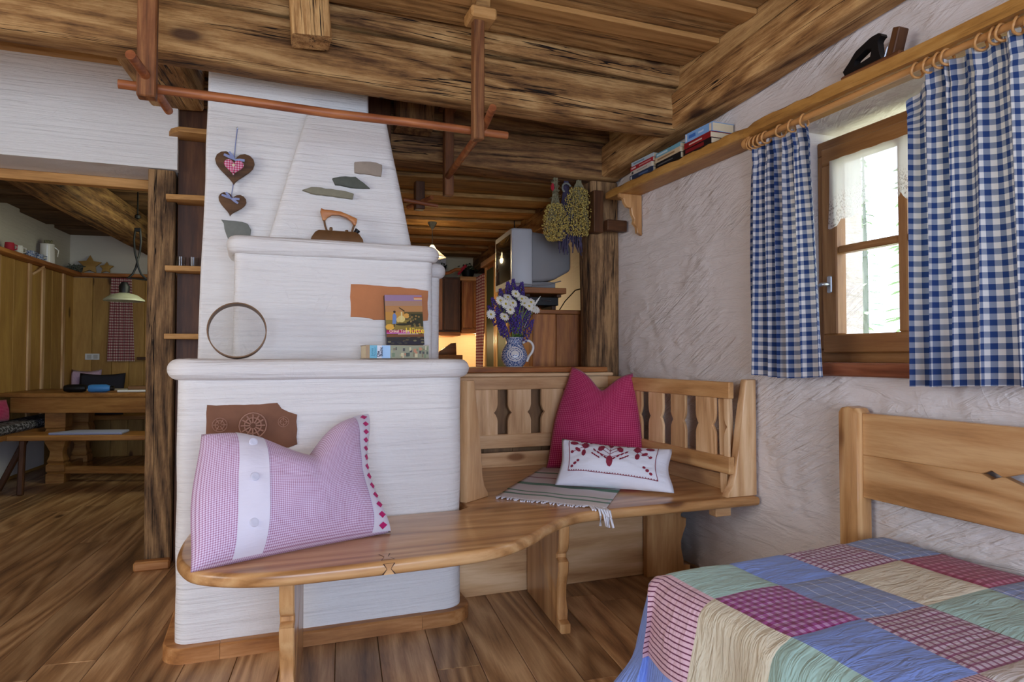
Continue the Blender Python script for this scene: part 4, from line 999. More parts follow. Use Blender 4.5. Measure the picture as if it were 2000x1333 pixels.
def curtain(name, label, top, bot, zt, zb, xc, folds, fabric_w, mat, amp=0.022, flip=1, seed=0, nu=150, nv=40, tb=None):
    """top / bot: (start, end) along Y of the gathered heading and of the hem"""
    H = zt - zb
    def fn(s, t):
        e = t ** 0.6
        y = (top[0] + (top[1] - top[0]) * s) * (1 - e) + (bot[0] + (bot[1] - bot[0]) * s) * e
        ph = 2 * math.pi * folds * (s + 0.03 * math.sin(s * 9 + seed)) + 0.9 * noise.noise(Vector((s * 3, t * 1.3, seed)))
        a = amp * (0.55 + 0.65 * t) * (0.75 + 0.5 * noise.noise(Vector((s * 4, seed, 3.3))))
        x = xc + a * math.sin(ph) + 0.006 * math.sin(ph * 2.3 + 1) * (1 - t)
        y += 0.35 * a * math.cos(ph)
        zz = zt - H * t
        if t < 0.16:   # gathered heading: small tight ruffles
            g = 1 - t / 0.16; x += g * 0.007 * math.sin(s * folds * 14 + seed); zz += 0.008 * math.sin(s * folds * 6.28) * g
            if 0.05 < t < 0.1: x += 0.004
        zz += 0.006 * math.sin(s * 5 + seed) * t
        if tb: zz += tb(s, t)
        return Vector((x, y, zz))
    o = grid(name, fn, nu, nv, mat, None, lambda s, t: (s * fabric_w, t * H + seed * 0.01))
    tag(o, label, 'curtain'); return o
curtain('curtain', 'narrow blue and white gingham curtain left of the window', (2.285, 1.962), (2.31, 1.895), 1.937, 0.966, 1.95, 6.0, 0.66, M['curtain'], 0.026, seed=2)
curtain('curtain', 'wide blue and white gingham curtain hanging at the picture edge in front of the window', (1.525, 1.02), (1.52, 0.98), 1.945, 0.955, 1.945, 6.5, 1.0, M['curtain'], 0.036, seed=5, nu=190, tb=lambda s, t: -0.09 * max(0, 0.12 - s) / 0.12 * max(0, 0.2 - t) / 0.2)
def val(s, t):
    y = 2.066 - (2.066 - 1.44) * s; zt = 1.842
    drop = 0.20 + 0.05 * abs(math.sin(math.pi * s * 4.0)) + (0.075 * math.exp(-((s - 0.0) / 0.05) ** 2))
    ph = s * 2 * math.pi * 7
    return Vector((2.165 + 0.007 * math.sin(ph + 0.5 * math.sin(t * 3)) * (0.4 + t), y + 0.004 * math.cos(ph) + 0.012 * t * (1 if s < 0.03 else 0), zt - drop * t))
vl = grid('lace_valance', val, 120, 16, M['valance'], None, lambda s, t: (s * 1.1, 0.25 * (1 - t)))
tag(vl, 'short white lace valance with scalloped hem hanging inside the window', 'valance')

# ------------------------------------------------------------------ books
def book(label, loc, size, mat, rz=0.0, group=None, tilt=0.0, name='book'):
    """size = (length along spine, depth of pages, thickness), lying flat with the spine facing local -Y"""
    L, Dp, T = size; t = thing(name, label, 'book', loc, group)
    Mx = Matrix.Translation(loc) @ Matrix.Rotation(rz, 4, 'Z') @ Matrix.Rotation(tilt, 4, 'Y'); PW[t.name] = Mx; t.matrix_basis = Mx
    c = 0.002
    cov = bmesh.new()
    for lo, hi in (((-L / 2, -Dp / 2, 0), (L / 2, Dp / 2, c)), ((-L / 2, -Dp / 2, T - c), (L / 2, Dp / 2, T)), ((-L / 2, -Dp / 2, c), (L / 2, -Dp / 2 + c, T - c))):
        r = bmesh.ops.create_cube(cov, size=1)
        for v in r['verts']: v.co = Vector([(a + b) / 2 + q * (b - a) for a, b, q in zip(lo, hi, v.co)])
    bmobj('cover', cov, mat, t, Mx, 0)
    pg = boxbm(L - 0.006, Dp - 0.006, T - 2 * c - 0.0004, 0); 
    for v in pg.verts: v.co += Vector((-L / 2 + 0.003, 0.0, T / 2))
    bmobj('pages', pg, M['paper'], t, Mx, 0)
    return t, Mx
def patch_on(t, Mx, name, rects, y):
    """flat print on the spine: rects of (x0, x1, z0, z1, colour)"""
    V = []; F = []; fm = []; mats = []
    for x0, x1, z0, z1, c in rects:
        b = len(V); V += [(x0, y, z0), (x1, y, z0), (x1, y, z1), (x0, y, z1)]; F.append((b, b + 1, b + 2, b + 3))
        m = cover(c)
        if m not in mats: mats.append(m)
        fm.append(mats.index(m))
    return mesh(name, V, F, None, t, Mx, sharp=0, mats=mats, fm=fm)
def lettering(txt, size, mat, parent, Mx, align='CENTER', bold=0.0):
    cu = bpy.data.curves.new('lettering', 'FONT'); cu.body = txt; cu.size = size; cu.align_x = align; cu.align_y = 'CENTER'; cu.offset = bold; cu.resolution_u = 3
    o = bpy.data.objects.new('lettering', cu); COL.objects.link(o)
    dg = bpy.context.evaluated_depsgraph_get(); dg.update()
    me = bpy.data.meshes.new_from_object(o.evaluated_get(dg)); bpy.data.objects.remove(o); bpy.data.curves.remove(cu)
    me.materials.clear(); me.materials.append(mat); me.name = 'lettering'
    return link('lettering', me, mat, parent, Mx)
# books on the shelf (three lying stacks, spines towards the room, i.e. towards -X)
ROT = R(-90)
def stack(y, items, x=1.975):
    z = 2.0172
    for lab, L, Dp, T, c, print_, tl in items:
        t, Mx = book(lab, (x + 0.0, y + rs.uniform(-0.006, 0.006), z), (L, Dp, T), cover(c), ROT + rs.uniform(-0.03, 0.03), 'books lying on the live-edge shelf', tl)
        if print_: patch_on(t, Mx, 'spine_print', [(a * L, b * L, T * p, T * q, cc) for a, b, p, q, cc in print_], -Dp / 2 - 0.0006)
        z += T + 0.0006 + (abs(math.sin(tl)) * L * 0.5)
stack(3.09, [('navy blue book at the bottom of the first stack near the post', 0.225, 0.13, 0.028, '#26344e', [(-0.46, -0.40, .2, .8, '#c8c8c8'), (-0.1, 0.3, .35, .65, '#52668c')], 0),
             ('white-spined book above the navy one in the first shelf stack', 0.22, 0.13, 0.024, '#cfc4b8', [(-0.45, -0.36, .2, .8, '#444444'), (-0.2, 0.3, .4, .6, '#a08c80')], 0),
             ('red and white book near the top of the first shelf stack', 0.225, 0.13, 0.022, '#a8222e', [(-0.45, -0.25, .3, .7, '#e0c8c0'), (-0.1, 0.42, .35, .65, '#d09088')], 0),
             ('pale blue-white book topping the first shelf stack by the post', 0.21, 0.125, 0.022, '#b8c4cc', [(-0.4, 0.1, .3, .7, '#7f98a8')], 0)])
stack(2.84, [('black book at the bottom of the second stack on the shelf', 0.225, 0.13, 0.03, '#15151a', [(-0.42, 0.2, .4, .6, '#5c5c60')], 0),
             ('cream book in the middle of the second shelf stack', 0.225, 0.13, 0.026, '#cdb694', [(-0.4, 0.3, .35, .65, '#94704c')], 0),
             ('turquoise book topping the second stack on the shelf', 0.215, 0.125, 0.022, '#6ea2b4', [(-0.45, 0.0, .3, .7, '#c4d4d8')], 0)])
stack(2.60, [('black book with red title at the bottom of the third shelf stack', 0.215, 0.13, 0.028, '#1c1418', [(-0.42, 0.25, .2, .8, '#7c1c20')], 0),
             ('red book with white lettering in the third shelf stack', 0.205, 0.13, 0.028, '#8c1a20', [(-0.3, 0.2, .35, .6, '#d8b8a8')], 0.0),
             ('thick sky-blue paperback lying on top of the third shelf stack', 0.20, 0.125, 0.042, '#7aa6d8', [(-0.48, -0.42, .1, .9, '#d0d0d0'), (-0.36, -0.1, .3, .7, '#3c6cb8'), (0.0, 0.2, .4, .6, '#c0d0e8'), (0.4, 0.48, .1, .9, '#d8c8b0')], 0.0)])

# old hand plane on the shelf
hp = thing('hand_plane', 'old wooden hand plane with a black loop handle on the live-edge shelf', 'hand plane', (1.965, 1.70, 2.017))
bx('body', (1.935, 1.56, 2.0172), (1.995, 1.80, 2.045), M['hang'], hp, 0.006, 'y')
outer = [(y, z - 0.038) for y, z in [(1.79, 2.083), (1.80, 2.105), (1.775, 2.125), (1.745, 2.155), (1.68, 2.178), (1.645, 2.178), (1.638, 2.165), (1.655, 2.155), (1.65, 2.11), (1.64, 2.083)]]
inner = [(y, z - 0.038) for y, z in [(1.752, 2.102), (1.748, 2.125), (1.70, 2.145), (1.678, 2.140), (1.685, 2.112)]]
def loop_mesh(o_, i_, x0, x1, n=40):
    def rs_(P):
        P = P + [P[0]]; L = [0]
        for a, b in zip(P, P[1:]): L.append(L[-1] + math.dist(a, b))
        out = []
        for k in range(n):
            d = L[-1] * k / n
            j = max(q for q in range(len(L) - 1) if L[q] <= d + 1e-9); u = (d - L[j]) / max(1e-9, L[j + 1] - L[j])
            out.append((P[j][0] + (P[j + 1][0] - P[j][0]) * u, P[j][1] + (P[j + 1][1] - P[j][1]) * u))
        return out
    A_ = rs_(o_); cy = sum(p[0] for p in i_) / len(i_); cz = sum(p[1] for p in i_) / len(i_); B_ = rs_(i_)
    off = min(range(n), key=lambda q: math.dist(B_[q], A_[0])); B_ = B_[off:] + B_[:off]
    V = [(x, p[0], p[1]) for x in (x0, x1) for ring_ in (A_, B_) for p in ring_]; F = []
    for k in range(n):
        l = (k + 1) % n
        F += [(k, l, n + l, n + k), (2 * n + k, 3 * n + k, 3 * n + l, 2 * n + l), (k, 2 * n + k, 2 * n + l, l), (n + k, n + l, 3 * n + l, 3 * n + k)]
    return V, F
V, F = loop_mesh(outer, inner, 1.950, 1.978)
mesh('loop_handle', V, F, M['black'], hp, sharp=45)
board('wedge', (1.965, 1.605, 2.04), (1.965, 1.578, 2.127), 0.045, 0.028, M['dark_board'], hp, (0, 1, 0.3))
board('blade', (1.965, 1.632, 2.032), (1.965, 1.613, 2.08), 0.04, 0.006, M['metal'], hp, (0, 1, 0.3))

# ------------------------------------------------------------------ clothes pole and its hangers
hA = thing('pole_hanger', 'square wooden hanger with crossing peg carrying the end of the pole near the joist', 'hanger', (-0.355, 2.52, 1.92))
board('bar', (-0.363, 2.52, 1.915), (-0.363, 2.52, 2.49), 0.058, 0.05, M['hang'], hA, (0, 1, 0), 0.004)
tube('peg', [(-0.388, 2.36, 1.992), (-0.363, 2.51, 1.984), (-0.324, 2.75, 1.958)], 0.0155, M['peg'], hA, seg=12)
hB = thing('pole_hanger', 'dark wooden hanger below a pale ceiling block holding the other end of the pole', 'hanger', (0.83, 2.52, 1.92))
board('bar', (0.806, 2.52, 1.908), (0.806, 2.52, 2.40), 0.044, 0.046, M['hang'], hB, (0, 1, 0), 0.004)
bx('ceiling_block', (0.765, 2.47, 2.385), (0.872, 2.58, 2.432), M['batten'], hB, 0.008); bx('ceiling_spacer', (0.79, 2.49, 2.432), (0.85, 2.56, 2.50), M['ceil'], hB)
tube('peg', [(0.832, 2.41, 2.005), (0.842, 2.52, 1.985), (0.846, 2.60, 1.972)], 0.015, M['peg'], hB, seg=12)
tube('brace', [(0.842, 2.56, 1.972), (0.922, 3.40, 2.0)], 0.0165, M['peg'], hB, seg=10)
po = tube('clothes_pole', [(-0.458, 2.575, 1.972), (-0.1, 2.575, 1.969), (0.25, 2.575, 1.962), (0.6, 2.575, 1.966), (0.952, 2.575, 1.962)], [0.0155, 0.0165, 0.017, 0.0165, 0.0155], M['peg'], None, seg=14)
tag(po, 'long round reddish wooden pole hanging horizontally below the main crossbeam', 'pole')
hC = thing('pole_hanger', 'slim wooden hanger in front of the rear crossbeam joined by a slanting brace', 'hanger', (0.93, 3.42, 1.9))
board('bar', (0.93, 3.42, 1.90), (0.93, 3.42, 2.38), 0.05, 0.05, M['hang'], hC, (0, 1, 0), 0.004)
bx('ceiling_block', (0.885, 3.375, 2.362), (0.975, 3.465, 2.40), M['hang'], hC, 0.005)
board('upper_bar', (0.93, 3.42, 2.40), (0.93, 3.42, 2.555), 0.05, 0.05, M['hang'], hC, (0, 1, 0), 0.004)
hD = thing('pole_hanger', 'small dark hanger with crossed pegs under the kitchen ceiling', 'hanger', (0.905, 4.0, 1.95))
board('bar', (0.905, 4.0, 1.945), (0.905, 4.0, 2.12), 0.058, 0.058, M['dark_board'], hD, (0, 1, 0), 0.004)
tube('peg', [(0.80, 3.96, 1.99), (1.01, 3.95, 1.968)], 0.013, M['peg'], hD); tube('peg', [(0.955, 3.88, 2.0), (0.86, 4.12, 1.985)], 0.013, M['peg'], hD)

# ------------------------------------------------------------------ things on the stove
ZL = 1.0365
sv = thing('sieve', 'round wooden-rimmed flour sieve leaning upright on the stove ledge', 'sieve', (-0.078, 2.67, ZL))
fm = frame((-0.078, 2.665, ZL + 0.103), (1, 0, 0), Vector((0.0, -1, 0.10)))
lathe('rim', [(0.098, -0.03), (0.102, -0.03), (0.102, 0.03), (0.098, 0.03), (0.098, -0.03)], M['iron_brown'], sv, fm, 48, cap=False)
lathe('wire_mesh', [(0.0001, -0.012), (0.05, -0.012), (0.0985, -0.012)], M['wire'], sv, fm, 40)
# standing paperback
b1, M1 = book('colourful paperback titled in yellow, standing upright against the stove', (0.563, 2.745, ZL + 0.0545), (0.215, 0.158, 0.026), cover('#3a3432'))
# stand it up: spine to the left, front cover to the room
Mst = Matrix.Translation((0.572, 2.795, ZL + 0.0535)) @ Matrix.Rotation(R(-1.5), 4, 'Y') @ Matrix.Rotation(R(-9), 4, 'X') @ Matrix(((0, 1, 0, 0), (0, 0, -1, 0), (-1, 0, 0, 0.1075), (0, 0, 0, 1)))
for o in [b1] + list(b1.children):
    if o is b1: o.matrix_basis = Mst; PW[o.name] = Mst
    else: o.matrix_basis = Matrix()
for o in b1.children: o.matrix_basis = Matrix()
def on_cover(x, y, z): return Mst @ Vector((-y, x, z))
W_, H_ = 0.158, 0.215; Tz = 0.026
def art(polys):
    V = []; F = []; fmx = []; mats = []; zz = Tz + 0.0003
    for c, P in polys:
        b = len(V)
        for x, y in P: V.append((-(y - 0.5) * H_, (x - 0.5) * W_, zz))
        F.append(tuple(range(b, b + len(P)))); m = cover(c)
        if m not in mats: mats.append(m)
        fmx.append(mats.index(m)); zz += 0.00005
    return mesh('cover_print', V, F, None, b1, Mst, sharp=0, mats=mats, fm=fmx)
def rc_(x0, y0, x1, y1): return [(x0, y0), (x1, y0), (x1, y1), (x0, y1)]
def el(cx, cy, rx, ry, n=9): return [(cx + rx * math.cos(6.283 * i / n), cy + ry * math.sin(6.283 * i / n)) for i in range(n)]
ra = random.Random(4)
pol = [('#9a7c98', rc_(0, .88, 1, 1)), ('#a8826c', rc_(0, .78, 1, .88)), ('#b4804c', rc_(0, .66, 1, .78)), ('#c08a3c', rc_(0, .5, 1, .66)), ('#8a7430', rc_(0, .3, 1, .5)), ('#2c2420', rc_(0, .02, 1, .3)), ('#7a4a24', rc_(0, .16, 1, .22)), ('#241e2c', rc_(0, 0, 1, .08)),
       ('#5a4a24', rc_(.5, .5, 1, .66)), ('#343418', rc_(.62, .36, 1, .62)), ('#2c2810', el(.45, .41, .2, .025)), ('#2a2412', el(.72, .44, .18, .04)), ('#dcc478', el(.42, .52, .10, .07)), ('#d8b870', el(.33, .5, .05, .05)), ('#d49c48', el(.56, .58, .08, .05)), ('#e0a83c', el(.1, .36, .12, .06)),
       ('#6c84b4', [(.17, .42), (.27, .42), (.29, .58), (.24, .64), (.19, .6)]), ('#3a2418', el(.24, .66, .035, .025)), ('#4a3020', [(.2, .42), (.23, .42), (.23, .36), (.2, .36)]), ('#3c3018', [(.36, .74), (.38, .75), (.52, .68), (.5, .66)]), ('#d8c890', [(.4, .5), (.44, .5), (.45, .66), (.41, .66)])]
for i in range(26): pol.append((ra.choice(('#6c6434', '#4a4824', '#8a6c38', '#302c14', '#a08048')), el(ra.uniform(.6, .97), ra.uniform(.36, .6), .03, .022, 6)))
for i in range(18): pol.append((ra.choice(('#5c4c34', '#443c34', '#787050', '#2c2830')), el(ra.uniform(.05, .95), ra.uniform(.03, .15), .05, .018, 6)))
pol += [('#b01850', rc_(0, .245, .99, .292)), ('#c86cb4', rc_(0, .222, .62, .245)), ('#c0a090', rc_(.3, .205, .85, .225)), ('#d0784c', rc_(.78, .93, 1, .955)), ('#e0b888', rc_(.78, .9, 1, .93))]
art(pol)
def cov_m(x, y): return Mst @ Matrix(((0, -1, 0, -(y - 0.5) * H_), (1, 0, 0, (x - 0.5) * W_), (0, 0, 1, Tz + 0.0036), (0, 0, 0, 1)))
lettering('Onkel Toms', 0.0165, cover('#f0d8c0'), b1, cov_m(.34, .272), bold=0.0003)
lettering('Hütte', 0.034, cover('#f4d03c'), b1, cov_m(.76, .275), bold=0.0006)
# lying book underneath
b2, M2 = book('thick paperback with blue and landscape spine lying on the stove ledge', (0.516, 2.735, ZL + 0.001), (0.252, 0.16, 0.053), cover('#a88c68'))
rects = [(-.126, -.112, .001, .052, '#a4845c'), (-.111, -.082, .001, .052, '#6cb0c8'), (-.082, -.064, .001, .052, '#d8d8e0'), (-.064, -.03, .001, .052, '#9cc0e4'), (-.03, .126, .001, .052, '#8c8c70')]
for i in range(34):
    x = ra.uniform(-.03, .118); w = ra.uniform(.004, .012); z = ra.uniform(.002, .036)
    rects.append((x, x + w, z, z + ra.uniform(.006, .016), ra.choice(('#6c7c58', '#c4b890', '#3c4434', '#d0c4a4', '#a8a070', '#7c6c50', '#44403c', '#b87c58'))))
pr = patch_on(b2, M2, 'spine_print', rects, -0.0806)
for i, v in enumerate(pr.data.vertices): v.co.y -= 0.00004 * (i // 4)
def spine_m(x, z): return M2 @ Matrix(((0, -1, 0, x), (0, 0, -1, -0.084), (1, 0, 0, z), (0, 0, 0, 1)))
lettering('James', 0.0135, cover('#1c7890'), b2, spine_m(-.102, .0265)); lettering('Michener', 0.0095, cover('#2c7898'), b2, spine_m(-.091, .0265))
lettering('Die', 0.0155, cover('#1c2440'), b2, spine_m(-.078, .018), bold=0.0005); lettering('Bucht', 0.0155, cover('#1c2440'), b2, spine_m(-.066, .0265), bold=0.0005)

# old flat iron on the upper ledge
fi = thing('flat_iron', 'old brown flat iron with arched wooden handle on the upper stove ledge', 'iron', (0.30, 2.90, 1.526))
loft('body', [[(0.30 + sx * a, 2.895 + sy * b, z) for sx, sy in ((-1, -1), (1, -1), (1, 1), (-1, 1))] for a, b, z in ((0.106, 0.045, 1.5275), (0.104, 0.044, 1.540), (0.090, 0.038, 1.562), (0.075, 0.033, 1.572))], M['iron_brown'], fi, sharp=30)
arch = [(0.236, 1.668), (0.25, 1.663), (0.28, 1.662), (0.315, 1.66), (0.35, 1.648), (0.384, 1.634), (0.383, 1.622), (0.378, 1.604), (0.370, 1.607), (0.36, 1.622), (0.34, 1.636), (0.31, 1.644), (0.28, 1.642), (0.262, 1.63), (0.253, 1.617), (0.243, 1.618), (0.233, 1.655)]
extrude('handle', arch, 0.024, M['red_pine'], fi, XZ(2.907), 0.003)
tube('support', [(0.247, 2.895, 1.628), (0.253, 2.895, 1.595), (0.262, 2.895, 1.57)], 0.0045, M['iron_brown'], fi, seg=7); tube('support', [(0.374, 2.895, 1.612), (0.367, 2.895, 1.59), (0.362, 2.895, 1.568)], 0.0045, M['iron_brown'], fi, seg=7)
lathe('knob', [(0.0001, 0.018), (0.006, 0.016), (0.007, 0.008), (0.005, 0.0), (0.005, -0.01)], M['iron_brown'], fi, Matrix.Translation((0.277, 2.895, 1.575)), 12)
lathe('knob', [(0.0001, 0.016), (0.006, 0.014), (0.007, 0.008), (0.005, 0.0), (0.005, -0.01)], M['iron_brown'], fi, Matrix.Translation((0.342, 2.895, 1.570)), 12)
lathe('chimney_spout', [(0.0095, -0.014), (0.0095, 0.0), (0.012, 0.014), (0.010, 0.014), (0.008, 0.0)], M['black'], fi, frame((0.380, 2.895, 1.576), Vector((0, 1, 0)).cross(Vector((0.6, 0, 0.8))), (0.6, 0, 0.8)), 12)

# hanging wooden hearts
def heart_pts(w, h, n=28):
    P = []
    for i in range(n):
        t = 2 * math.pi * i / n; P.append((16 * math.sin(t) ** 3, 13 * math.cos(t) - 5 * math.cos(2 * t) - 2 * math.cos(3 * t) - math.cos(4 * t)))
    xs = [p[0] for p in P]; ys = [p[1] for p in P]; sx = w / (max(xs) - min(xs)); sy = h / (max(ys) - min(ys))
    return [(x * sx, (y - min(ys)) * sy) for x, y in P]
def place2(pts, x, z, a=0.0): return [(x + p[0] * math.cos(a) - p[1] * math.sin(a), z + p[0] * math.sin(a) + p[1] * math.cos(a)) for p in pts]
def bow(parent, x, z, y, sc, a):
    V = []; F = []
    for ang, L in ((a + 0.45, 1.0), (a - 0.45 + math.pi, 0.95), (a + math.pi + 0.1, 1.15), (a - 0.12, 1.0)):
        d = Vector((math.cos(ang), 0, math.sin(ang))); q = Vector((-d.z, 0, d.x)) * 0.006 * sc
        p0 = Vector((x, y, z)); p1 = p0 + d * 0.04 * sc * L + Vector((0, -0.006, 0)); b = len(V)
        for p, f in ((p0, 0.35), ((p0 + p1) / 2 + Vector((0, -0.004, 0)), 1.0), (p1, 0.8)):
            V += [p - q * f, p + q * f, p + q * f + Vector((0, -0.0015, 0)), p - q * f + Vector((0, -0.0015, 0))]
        for k2 in range(2):
            for j in range(4): F.append((b + k2 * 4 + j, b + k2 * 4 + (j + 1) % 4, b + k2 * 4 + 4 + (j + 1) % 4, b + k2 * 4 + 4 + j))
        F += [(b + 3, b + 2, b + 1, b), (b + 8, b + 9, b + 10, b + 11)]
    mesh('bow', V, F, M['ribbon'], parent, sharp=0)
hh = thing('hanging_hearts', 'two bark-edged wooden hearts hanging on a blue ribbon on the chimney', 'decoration', (-0.11, 3.08, 1.66))
hp1 = extrude('large_heart', place2(heart_pts(0.158, 0.142), -0.112, 1.783, R(-3)), 0.016, M['heart'], hh, XZ(3.105), 0.003)
extrude('cloth_heart', place2(heart_pts(0.080, 0.066), -0.113, 1.823, R(-3)), 0.012, gingham('pink_gingham_cloth', '#dcb8c4', '#c8708c', '#b43058', 0.01), hp1, XZ(3.086), 0.004)
uvl = bpy.data.objects['cloth_heart'].data; ul = uvl.uv_layers.new(name='uv')
for lp in uvl.loops: c = uvl.vertices[lp.vertex_index].co; ul.data[lp.index].uv = (c.x, c.y)
lathe('button', [(0.0001, 0.003), (0.006, 0.003), (0.006, 0.0)], M['paper'], hp1, frame((-0.112, 3.0735, 1.865), (1, 0, 0), (0, -1, 0)), 10)
extrude('small_heart', place2(heart_pts(0.112, 0.10), -0.125, 1.648, R(-8)), 0.014, M['heart'], hh, XZ(3.105), 0.003)
tube('ribbon', [(-0.099, 3.103, 2.034), (-0.106, 3.098, 1.96), (-0.11, 3.092, 1.895)], 0.0025, M['ribbon'], hh, seg=6)
tube('ribbon', [(-0.112, 3.098, 1.795), (-0.118, 3.096, 1.75), (-0.12, 3.09, 1.722)], 0.0022, M['ribbon'], hh, seg=6)
lathe('nail', [(0.0001, 0.004), (0.004, 0.003), (0.004, 0.0), (0.0015, -0.002), (0.0015, -0.012)], M['metal'], hh, frame((-0.099, 3.108, 2.038), (1, 0, 0), (0, -1, 0)), 10)
bow(hh, -0.108, 1.892, 3.087, 1.0, R(-28)); bow(hh, -0.121, 1.722, 3.087, 0.85, R(-26))

# scrap of white paper on the floor
rsx = random.Random(3)
sc_ = grid('paper_scrap', lambda s, t: Vector((-0.315 + 0.05 * s + 0.02 * t, 2.15 + 0.07 * t, 0.004 + 0.02 * abs(noise.noise(Vector((s * 3, t * 3, 7)))))), 8, 8, M['white_paint'], None, thick=0.0015)
tag(sc_, 'small crumpled white scrap on the floor near the stove plinth corner', 'paper')

# ------------------------------------------------------------------ jug with flowers on the counter
JX, JY, JZ = 1.382, 3.62, 0.988
jg = thing('jug', 'round blue and white patterned pottery jug on the counter', 'jug', (JX, JY, JZ))
JM = Matrix.Translation((JX, JY, JZ))
lathe('body', [(0.048, 0.0), (0.05, 0.004), (0.062, 0.016), (0.075, 0.045), (0.077, 0.066), (0.071, 0.09), (0.057, 0.116), (0.047, 0.134), (0.046, 0.145), (0.053, 0.168), (0.057, 0.172), (0.052, 0.170), (0.042, 0.145), (0.042, 0.13), (0.0001, 0.125)], M['jug'], jg, JM, 40)
lathe('foot_ring', [(0.044, -0.0005), (0.049, -0.0005), (0.0495, 0.006), (0.046, 0.007)], M['white_cer'], jg, JM, 40)
hd_d = Vector((math.cos(R(-12)), math.sin(R(-12)), 0))
tube('handle', [Vector((JX, JY, JZ)) + hd_d * r + Zx * z for r, z in smoothpath([(0.05, 0.138), (0.075, 0.153), (0.10, 0.142), (0.112, 0.115), (0.104, 0.085), (0.088, 0.062), (0.078, 0.042), (0.076, 0.03)], 4)], 0.0075, M['white_cer'], jg, seg=10)
# medallion: raised white disc and ring on the belly, facing the room
fd = Vector((-0.30, -0.95, 0)).normalized()
def on_belly(a, z):
    prof_ = [(0.0, 0.05), (0.016, 0.062), (0.045, 0.075), (0.066, 0.077), (0.09, 0.071), (0.116, 0.057), (0.134, 0.047)]
    r = prof_[-1][1]
    for (z0, r0), (z1, r1) in zip(prof_, prof_[1:]):
        if z0 <= z <= z1: r = r0 + (r1 - r0) * (z - z0) / (z1 - z0)
    b = math.atan2(fd.y, fd.x) + a; return Vector((JX + (r + 0.0008) * math.cos(b), JY + (r + 0.0008) * math.sin(b), JZ + z))
V = []; F = []
def disc(r0, r1, n=28):
    b = len(V)
    for k2 in range(n):
        q = 2 * math.pi * k2 / n
        for r in (r0, r1): V.append(on_belly(r * math.cos(q) / 0.075 * 1.05, 0.074 + r * math.sin(q) * 0.9))
    for k2 in range(n): F.append((b + 2 * k2, b + 2 * k2 + 1, b + 2 * ((k2 + 1) % n) + 1, b + 2 * ((k2 + 1) % n)))
disc(0.0, 0.022); disc(0.029, 0.034); disc(0.040, 0.046)
mesh('medallion', V, F, M['white_cer'], jg, sharp=80)
bq = thing('bouquet', 'bunch of purple lupines and white daisies standing in the patterned jug', 'flowers', (JX, JY, JZ + 0.13))
rq = random.Random(11)
base = Vector((JX, JY, JZ + 0.15))
def stem_to(p, r=0.0016, mat='stem', name='stem'):
    mid = (base + p) / 2 + Vector((rq.uniform(-.01, .01), rq.uniform(-.01, .01), 0.015)); b0 = base + Vector((rq.uniform(-.03, .03), rq.uniform(-.03, .03), -0.04))
    return tube(name, [b0, (b0 + mid) / 2, mid, p], r, M[mat], bq, seg=5)
for i, (dx, h, dy) in enumerate(((-0.135, 0.245, 0), (-0.115, 0.19, -.02), (-0.06, 0.27, .03), (-0.02, 0.32, .02), (0.02, 0.305, .03), (0.055, 0.29, 0), (0.005, 0.36, .03), (0.09, 0.2, -.02), (-0.09, 0.12, -.03), (0.02, 0.15, -.04), (-0.03, 0.14, -.05), (0.075, 0.14, .0), (-0.04, 0.34, .0), (0.06, 0.345, .03), (-0.01, 0.2, -.05), (-0.15, 0.2, .02), (-0.08, 0.3, .02), (0.035, 0.25, -.03), (0.11, 0.25, .02), (-0.05, 0.2, -.02), (-0.12, 0.13, -.05), (0.1, 0.12, -.04), (0.04, 0.32, .04))):
    tip = base + Vector((dx, dy, h)); L = rq.uniform(0.10, 0.15); s_ = stem_to(tip - Zx * 0.01)
    d = (tip - (base - Zx * 0.15)).normalized(); V = []; F = []
    for k2 in range(46):
        f = k2 / 46; p = tip - d * (L * f); r = 0.005 + 0.012 * min(1, f * 2.2); a = k2 * 2.4
        c = p + Vector((math.cos(a), math.sin(a), 0.2)) * r; w = 0.0065; b = len(V)
        V += [c + Vector((w, 0, 0)), c + Vector((0, w, 0)), c - Vector((w, 0, 0)), c - Vector((0, w, 0)), c + Zx * w * 1.4, c - Zx * w]
        F += [(b, b + 1, b + 4), (b + 1, b + 2, b + 4), (b + 2, b + 3, b + 4), (b + 3, b, b + 4), (b + 1, b, b + 5), (b + 2, b + 1, b + 5), (b + 3, b + 2, b + 5), (b, b + 3, b + 5)]
    mesh('lupine_spike', V, F, M['purple'], bq, sharp=80)
